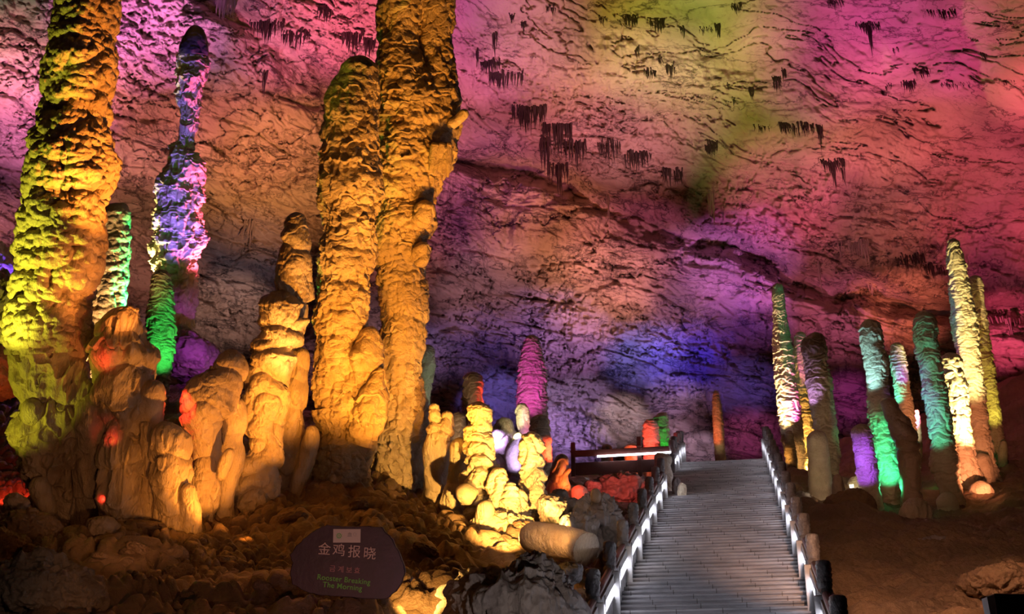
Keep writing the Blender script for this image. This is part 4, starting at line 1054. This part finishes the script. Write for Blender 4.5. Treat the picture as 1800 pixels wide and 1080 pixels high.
#WALL-BEGIN  (px, py of the lit patch, colour r g b, power, cone, sideways shift, distance in front)
WALL = [
    (30, 60, 0.791, 1, 0.704, 2670, 27, -3, 14),
    (60, 200, 1, 0.271, 0.689, 20659, 27, 2, 14),
    (240, 40, 1, 0.246, 0.824, 27204, 27, -1, 14),
    (230, 130, 1, 0.347, 0.089, 2091, 27, 4, 14),
    (240, 230, 1, 0.268, 0.275, 9489, 27, 0, 14),
    (10, 360, 1, 0.319, 0.891, 1665, 27, -3, 10),
    (245, 330, 1, 0.437, 0.248, 5750, 27, 2, 14),
    (440, 220, 1, 0.284, 0.179, 12482, 27, -1, 14),
    (490, 310, 1, 0.395, 0.121, 17517, 27, 4, 14),
    (560, 60, 1, 0.161, 0.336, 21836, 27, 0, 14),
    (430, 60, 1, 0.478, 0.79, 3824, 27, -3, 14),
    (430, 440, 0.844, 0.716, 1, 829, 27, 2, 10),
    (400, 540, 1, 0.588, 0.499, 3132, 27, -1, 10),
    (550, 640, 1, 0.42, 0.55, 700, 26, 0, 7),
    (860, 60, 1, 0.166, 0.821, 11130, 27, 0, 14),
    (1000, 60, 1, 0.676, 0.094, 7835, 27, -3, 14),
    (1120, 180, 1, 0.39, 0.492, 16725, 27, 2, 14),
    (1220, 60, 0.679, 1, 0.089, 10566, 27, -1, 14),
    (1290, 170, 1, 0.797, 0.026, 2178, 27, 4, 14),
    (1350, 260, 0.526, 1, 0.127, 2720, 27, 0, 14),
    (1450, 50, 1, 0.104, 0.531, 11117, 27, -3, 14),
    (1600, 60, 1, 0.1, 0.581, 7728, 27, 2, 14),
    (1750, 60, 1, 0.004, 0.199, 5213, 27, -1, 14),
    (1390, 330, 1, 0.127, 0.336, 11135, 27, 4, 14),
    (1560, 220, 1, 0.221, 0.195, 10287, 27, 0, 14),
    (1740, 220, 1, 0.133, 0.264, 7063, 27, -3, 14),
    (1650, 330, 1, 0.17, 0.123, 2278, 27, 2, 14),
    (1520, 350, 1, 0.275, 0.316, 5503, 27, -1, 10),
    (900, 220, 1, 0.243, 0.375, 10446, 27, 4, 14),
    (1030, 300, 1, 0.211, 0.085, 4063, 27, 0, 14),
    (830, 330, 1, 0.205, 0.77, 4981, 27, -3, 14),
    (960, 400, 1, 0.354, 0.171, 9228, 27, 2, 10),
    (1100, 440, 1, 0.194, 0.462, 4815, 27, -1, 10),
    (850, 500, 1, 0.455, 0.616, 3770, 27, 4, 10),
    (1050, 510, 1, 0.407, 0.277, 10512, 27, 0, 10),
    (1180, 520, 1, 0.395, 0.474, 5066, 27, -3, 10),
    (820, 600, 0.479, 0.272, 1, 1267, 30, 2, 7),
    (880, 590, 0.004, 0.004, 1, 476, 30, -1, 7),
    (1000, 600, 0.656, 0.324, 1, 5864, 30, 4, 7),
    (1130, 620, 0.23, 0.219, 1, 5736, 30, 0, 7),
    (1240, 520, 0.004, 0.004, 1, 2315, 27, -3, 10),
    (1290, 430, 0.854, 0.22, 1, 8904, 27, 2, 10),
    (1200, 630, 0.082, 0.046, 1, 5888, 30, -1, 7),
    (1320, 560, 0.6, 0.16, 1, 1640, 30, 4, 7),
    (1400, 470, 1, 0.211, 0.343, 3350, 27, 0, 10),
    (1480, 560, 1, 0.199, 0.453, 3156, 30, -3, 7),
    (1580, 520, 1, 0.218, 0.138, 7047, 27, 2, 10),
    (1460, 410, 1, 0.471, 0.059, 395, 27, -1, 10),
    (1600, 440, 1, 0.216, 0.137, 1787, 27, 4, 10),
    (1750, 430, 1, 0.097, 0.362, 2941, 27, 0, 10),
    (1780, 580, 1, 0.088, 0.243, 6073, 30, -3, 7),
    (1485, 700, 1, 0.098, 0.84, 633, 30, 2, 7),
    (1300, 680, 0.244, 0.142, 1, 1326, 30, -1, 7),
    (1200, 720, 1, 0.504, 0.97, 552, 30, 4, 7),
    (1090, 730, 1, 0.742, 0.936, 1951, 30, 0, 7),
    (1000, 760, 0.484, 0.311, 1, 4107, 30, -3, 7),
    (870, 700, 0.236, 0.181, 1, 2158, 30, 2, 7),
    (1320, 760, 1, 0.164, 0.67, 755, 30, -1, 7),
    (1720, 330, 1, 0.121, 0.23, 3395, 27, 4, 14),
    (960, 700, 0.6, 0.4, 1, 1500, 26, 0, 6),
    (1180, 690, 0.6, 0.4, 1, 1500, 26, 0, 6),
    (1030, 690, 0.6, 0.4, 1, 1500, 26, 0, 6),
    (1180, 770, 0.9, 0.6, 1, 900, 26, 0, 6),
    (1235, 790, 0.9, 0.6, 1, 900, 26, 0, 6),
    (650, 30, 1, 0.2, 0.25, 9000, 27, 0, 9),  # from here on
    (730, 150, 1, 0.25, 0.3, 9000, 27, 0, 9),
    (700, 290, 1, 0.25, 0.25, 7000, 27, 0, 9),
    (690, 430, 1, 0.3, 0.25, 4000, 27, 0, 9),
    (640, 560, 0.8, 0.4, 0.5, 1500, 27, 0, 9),
    (720, 620, 0.6, 0.4, 1, 1500, 27, 0, 9),
    (110, 150, 1, 0.25, 0.4, 12000, 27, 0, 9),
    (110, 400, 1, 0.3, 0.3, 4500, 27, 0, 9),
    (-90, 120, 1, 0.3, 0.35, 14000, 27, 0, 9),
    (-90, 380, 1, 0.3, 0.3, 5000, 27, 0, 9),
    (1880, 160, 1, 0.15, 0.2, 12000, 27, 0, 9),
    (1880, 400, 1, 0.12, 0.15, 5000, 27, 0, 9),
    (270, 470, 1, 0.4, 0.3, 2500, 27, 0, 9),
    (250, 600, 0.8, 0.4, 0.4, 1200, 27, 0, 9),
]
#WALL-END
for (px, py, r, g, b, W, cone, sh, fr) in WALL:
    T = on_shell(px, py)
    y = max(T.y - fr, 44.0 if px > 1280 else 39.0); x = T.x * (y / T.y) + sh
    z = max(terr_v(x, y) + 0.8, -1)
    spot((x, y, z), T, (r, g, b), W, cone, rad=0.15, name='wall_or_fill_lamp')

#STAL-BEGIN (lamp px, py, Z, target px, py, Z, colour, power, cone), with added fills among them
STAL = [
    (-190, 800, 17.7, 100, 190, 20, 0.5, 0.52, 0.03, 2700, 60),
    (-200, 850, 17.8, 75, 660, 20, 0.44, 0.42, 0.02, 400, 50),
    (340, 600, 18.6, 158, 140, 20, 1, 0.3, 0.03, 2600, 48),
    (330, 620, 18.4, 125, 470, 20, 1, 0.3, 0.04, 380, 36),
    (330, 1000, 16.4, 110, 520, 20, 1, 0.36, 0.05, 260, 24),
    (230, 1075, 13, 230, 780, 19, 1, 0.42, 0.16, 110, 50),  # added front fill for the stooped stalagmite
    (183, 905, 18.95, 174, 885, 19.6, 1, 0.04, 0.02, 14, 125),
    (197, 778, 18.95, 192, 752, 19.6, 1, 0.04, 0.02, 2.5, 70),
    (960, 925, 18.4, 965, 948, 19.3, 1, 0.45, 0.1, 22, 110),  # small light added to warm the broken stalagmite
    (375, 640, 31.3, 340, 625, 33.4, 0.4, 0.05, 0.6, 160, 70),
    (168, 650, 18.95, 186, 600, 19.6, 1, 0.05, 0.02, 9, 90),
    (455, 1000, 18, 350, 770, 20, 1, 0.33, 0.035, 520, 62),
    (310, 1030, 16.5, 330, 830, 19.5, 1, 0.33, 0.035, 110, 50),
    (292, 690, 19.5, 330, 730, 20.2, 1, 0.05, 0.02, 110, 70),
    (585, 960, 19, 490, 640, 21.5, 1, 0.34, 0.035, 680, 60),
    (560, 800, 20, 520, 430, 21.5, 1, 0.5, 0.12, 420, 50),
    (640, 960, 18.5, 615, 480, 23, 1, 0.36, 0.03, 1500, 60),
    (770, 960, 19.5, 720, 480, 24.5, 1, 0.36, 0.03, 1700, 58),
    (800, 930, 20, 745, 80, 24.4, 1, 0.36, 0.04, 2600, 34),
    (520, 650, 23.5, 585, 330, 23, 0.2, 0.9, 0.1, 220, 60),
    (900, 1010, 19, 870, 850, 22.3, 1, 0.5, 0.1, 1500, 60),
    (985, 975, 20, 930, 860, 22.4, 1, 0.56, 0.13, 900, 60),
    (880, 720, 27, 838, 690, 27, 1, 0.05, 0.02, 60, 60),
    (795, 780, 25, 828, 710, 27, 0.9, 0.6, 0.3, 60, 60),  # added dim fill for the dark stump
    (790, 740, 29, 748, 660, 30.5, 0.4, 0.7, 0.3, 50, 50),
    (905, 760, 30.5, 935, 660, 33, 0.9, 0.1, 0.8, 450, 45),
    (900, 770, 27.2, 921, 735, 28.5, 0.9, 0.85, 0.5, 110, 50),
    (925, 860, 26.6, 905, 790, 27.6, 0.5, 0.38, 1, 110, 60),
    (860, 800, 28.2, 882, 780, 29, 0.5, 0.35, 1, 140, 60),
    (990, 800, 26.6, 956, 790, 27, 1, 0.08, 0.03, 120, 70),
    (1018, 850, 25.5, 985, 835, 26, 1, 0.2, 0.03, 50, 80),
    (1000, 850, 24.6, 1019, 875, 25.3, 1, 0.08, 0.04, 40, 90),
    (1060, 885, 30.3, 1085, 862, 33, 1, 0.12, 0.1, 140, 70),
    (1095, 845, 36.5, 1110, 800, 38, 1, 0.12, 0.03, 120, 60),
    (1125, 835, 36.8, 1145, 770, 38.5, 1, 0.08, 0.08, 220, 60),
    (1172, 830, 39.4, 1161, 760, 40.5, 0.05, 1, 0.1, 90, 40),
    (1235, 800, 44.8, 1262, 740, 46, 1, 0.15, 0.05, 120, 60),
    (1265, 822, 43.5, 1264, 750, 46, 0.8, 0.6, 0.3, 70, 45),
    (240, 800, 24, 185, 470, 25.5, 1, 0.55, 0.2, 1100, 60),
    (285, 600, 25.7, 205, 450, 25.5, 0.05, 1, 0.25, 900, 60),
    (205, 570, 34, 315, 220, 34, 1, 0.82, 0.28, 2300, 66),
    (330, 640, 30.5, 330, 220, 34, 0.26, 0.12, 1, 2800, 44),
    (440, 560, 33.6, 342, 330, 34, 1, 0.1, 0.22, 4200, 60),
    (330, 690, 26, 280, 580, 27.6, 0.05, 1, 0.15, 330, 48),
    (-30, 610, 34, 0, 480, 36, 0.15, 0.05, 1, 1500, 60),
    (60, 640, 27.8, 0, 560, 30, 0.6, 0.6, 0.05, 200, 70),
    (20, 880, 22.5, 20, 845, 24, 1, 0.05, 0.02, 120, 120),
    (1362, 812, 40.8, 1378, 640, 42, 1, 0.7, 0.35, 2200, 50),
    (1408, 770, 41, 1385, 650, 42, 1, 0.12, 0.7, 380, 60),
    (1428, 850, 41.5, 1412, 720, 43, 1, 0.5, 0.1, 700, 50),
    (1400, 880, 39, 1408, 840, 42, 1, 0.5, 0.15, 240, 60),
    (1480, 870, 33, 1448, 720, 36.5, 0.8, 0.6, 0.35, 110, 50),
    (1405, 730, 36, 1430, 670, 36.5, 0.55, 0.35, 1, 120, 60),
    (1465, 940, 29.5, 1440, 830, 33, 0.9, 0.7, 0.45, 120, 50),
    (1365, 830, 37.5, 1388, 800, 38, 1, 0.5, 0.1, 30, 60),
    (1482, 895, 31, 1520, 805, 33.2, 0.28, 0.06, 1, 800, 34),
    (1574, 900, 32.3, 1553, 790, 34.5, 0.05, 1, 0.45, 600, 46),
    (1495, 720, 33.6, 1532, 620, 34.5, 0.25, 0.6, 0.7, 300, 60),
    (1640, 970, 28.5, 1598, 800, 33, 0.9, 0.4, 0.25, 60, 45),
    (1552, 740, 38.5, 1578, 655, 39, 0.1, 1, 0.7, 160, 55),
    (1605, 720, 37.6, 1580, 630, 39, 0.35, 0.12, 1, 160, 36),
    (1612, 895, 33.5, 1642, 680, 35.5, 0.06, 0.7, 0.45, 600, 50),
    (1765, 905, 33.4, 1700, 790, 37, 1, 0.32, 0.14, 900, 50),
    (1738, 885, 34.5, 1692, 540, 39, 1, 0.78, 0.3, 5200, 46),
    (1780, 870, 39.5, 1738, 650, 42, 0.75, 0.72, 0.08, 700, 50),
    (1600, 795, 45, 1613, 740, 47, 1, 0.9, 0.6, 150, 40),
    (1640, 840, 37.5, 1630, 870, 39, 0.1, 1, 0.2, 50, 120),
    (1480, 640, 13, 1660, 1000, 21, 1, 0.5, 0.28, 1200, 60),  # added mid-air fill for the clay slope
    (1050, 680, 16, 1020, 945, 20, 0.95, 0.75, 0.62, 170, 42),  # added fill to lift the boulders beside the stairs
    (480, 1120, 9, 450, 980, 17, 1, 0.36, 0.1, 60, 80),
    (640, 620, 12, 430, 1010, 16, 1, 0.36, 0.1, 120, 60),  # added mid-air fill for the left slope
    (705, 1062, 12.7, 790, 1030, 13.4, 1, 0.5, 0.1, 90, 130),
    (1010, 1160, 9.5, 920, 1040, 12.5, 0.9, 0.72, 0.62, 60, 60),  # added front fill for the grey peaked boulder
    (160, 1000, 8.5, 70, 1040, 12, 0.9, 0.6, 0.4, 22, 60),  # added fill for the bottom left boulder
    (620, 1180, 9, 612, 990, 12.2, 0.95, 0.6, 0.75, 36, 40),  # added front fill for the sign face
    (1497, 850, 34.2, 1510, 865, 35.5, 1, 0.85, 0.5, 30, 90),
]
#STAL-END
for (px, py, Z, tx, ty, tZ, r, g, b, W, cone) in STAL:
    p = at(px, py, Z); p.z = max(p.z, terr_v(p.x, p.y) + 0.35)
    spot(p, at(tx, ty, tZ), (r, g, b), W, cone, blend=0.6, rad=0.04, name='stalagmite_or_fill_lamp')


def floodlight(px, py, Z, label, s=0.12):
    p = at(px, py, Z)
    root = empty('floodlight', p); tag(root, label, 'lamp')
    d = (-p).normalized(); ax = d.cross(VZ).normalized(); az = ax.cross(d)
    child(pymesh('housing', box_pts(p, ax, d, az, -s, s, -s * .8, 0, -s * .8, s * .8), BF, M_LAMPB, bev=0.01), root)
    child(pymesh('lens', box_pts(p, ax, d, az, -s * .85, s * .85, 0, 0.01, -s * .65, s * .65), BF, mat('lamp_lens', (1, 1, 1), emis=((1, .93, .7), 30.0))), root)
    child(pymesh('bracket', box_pts(p, ax, d, az, -s * .15, s * .15, -s * .5, -s * .2, -s * 3.5, -s * .6), BF, M_LAMPB), root)


floodlight(1497, 855, 33.6, 'small glaring white floodlight between the sandy mound and the stout purple stalagmite', 0.06)
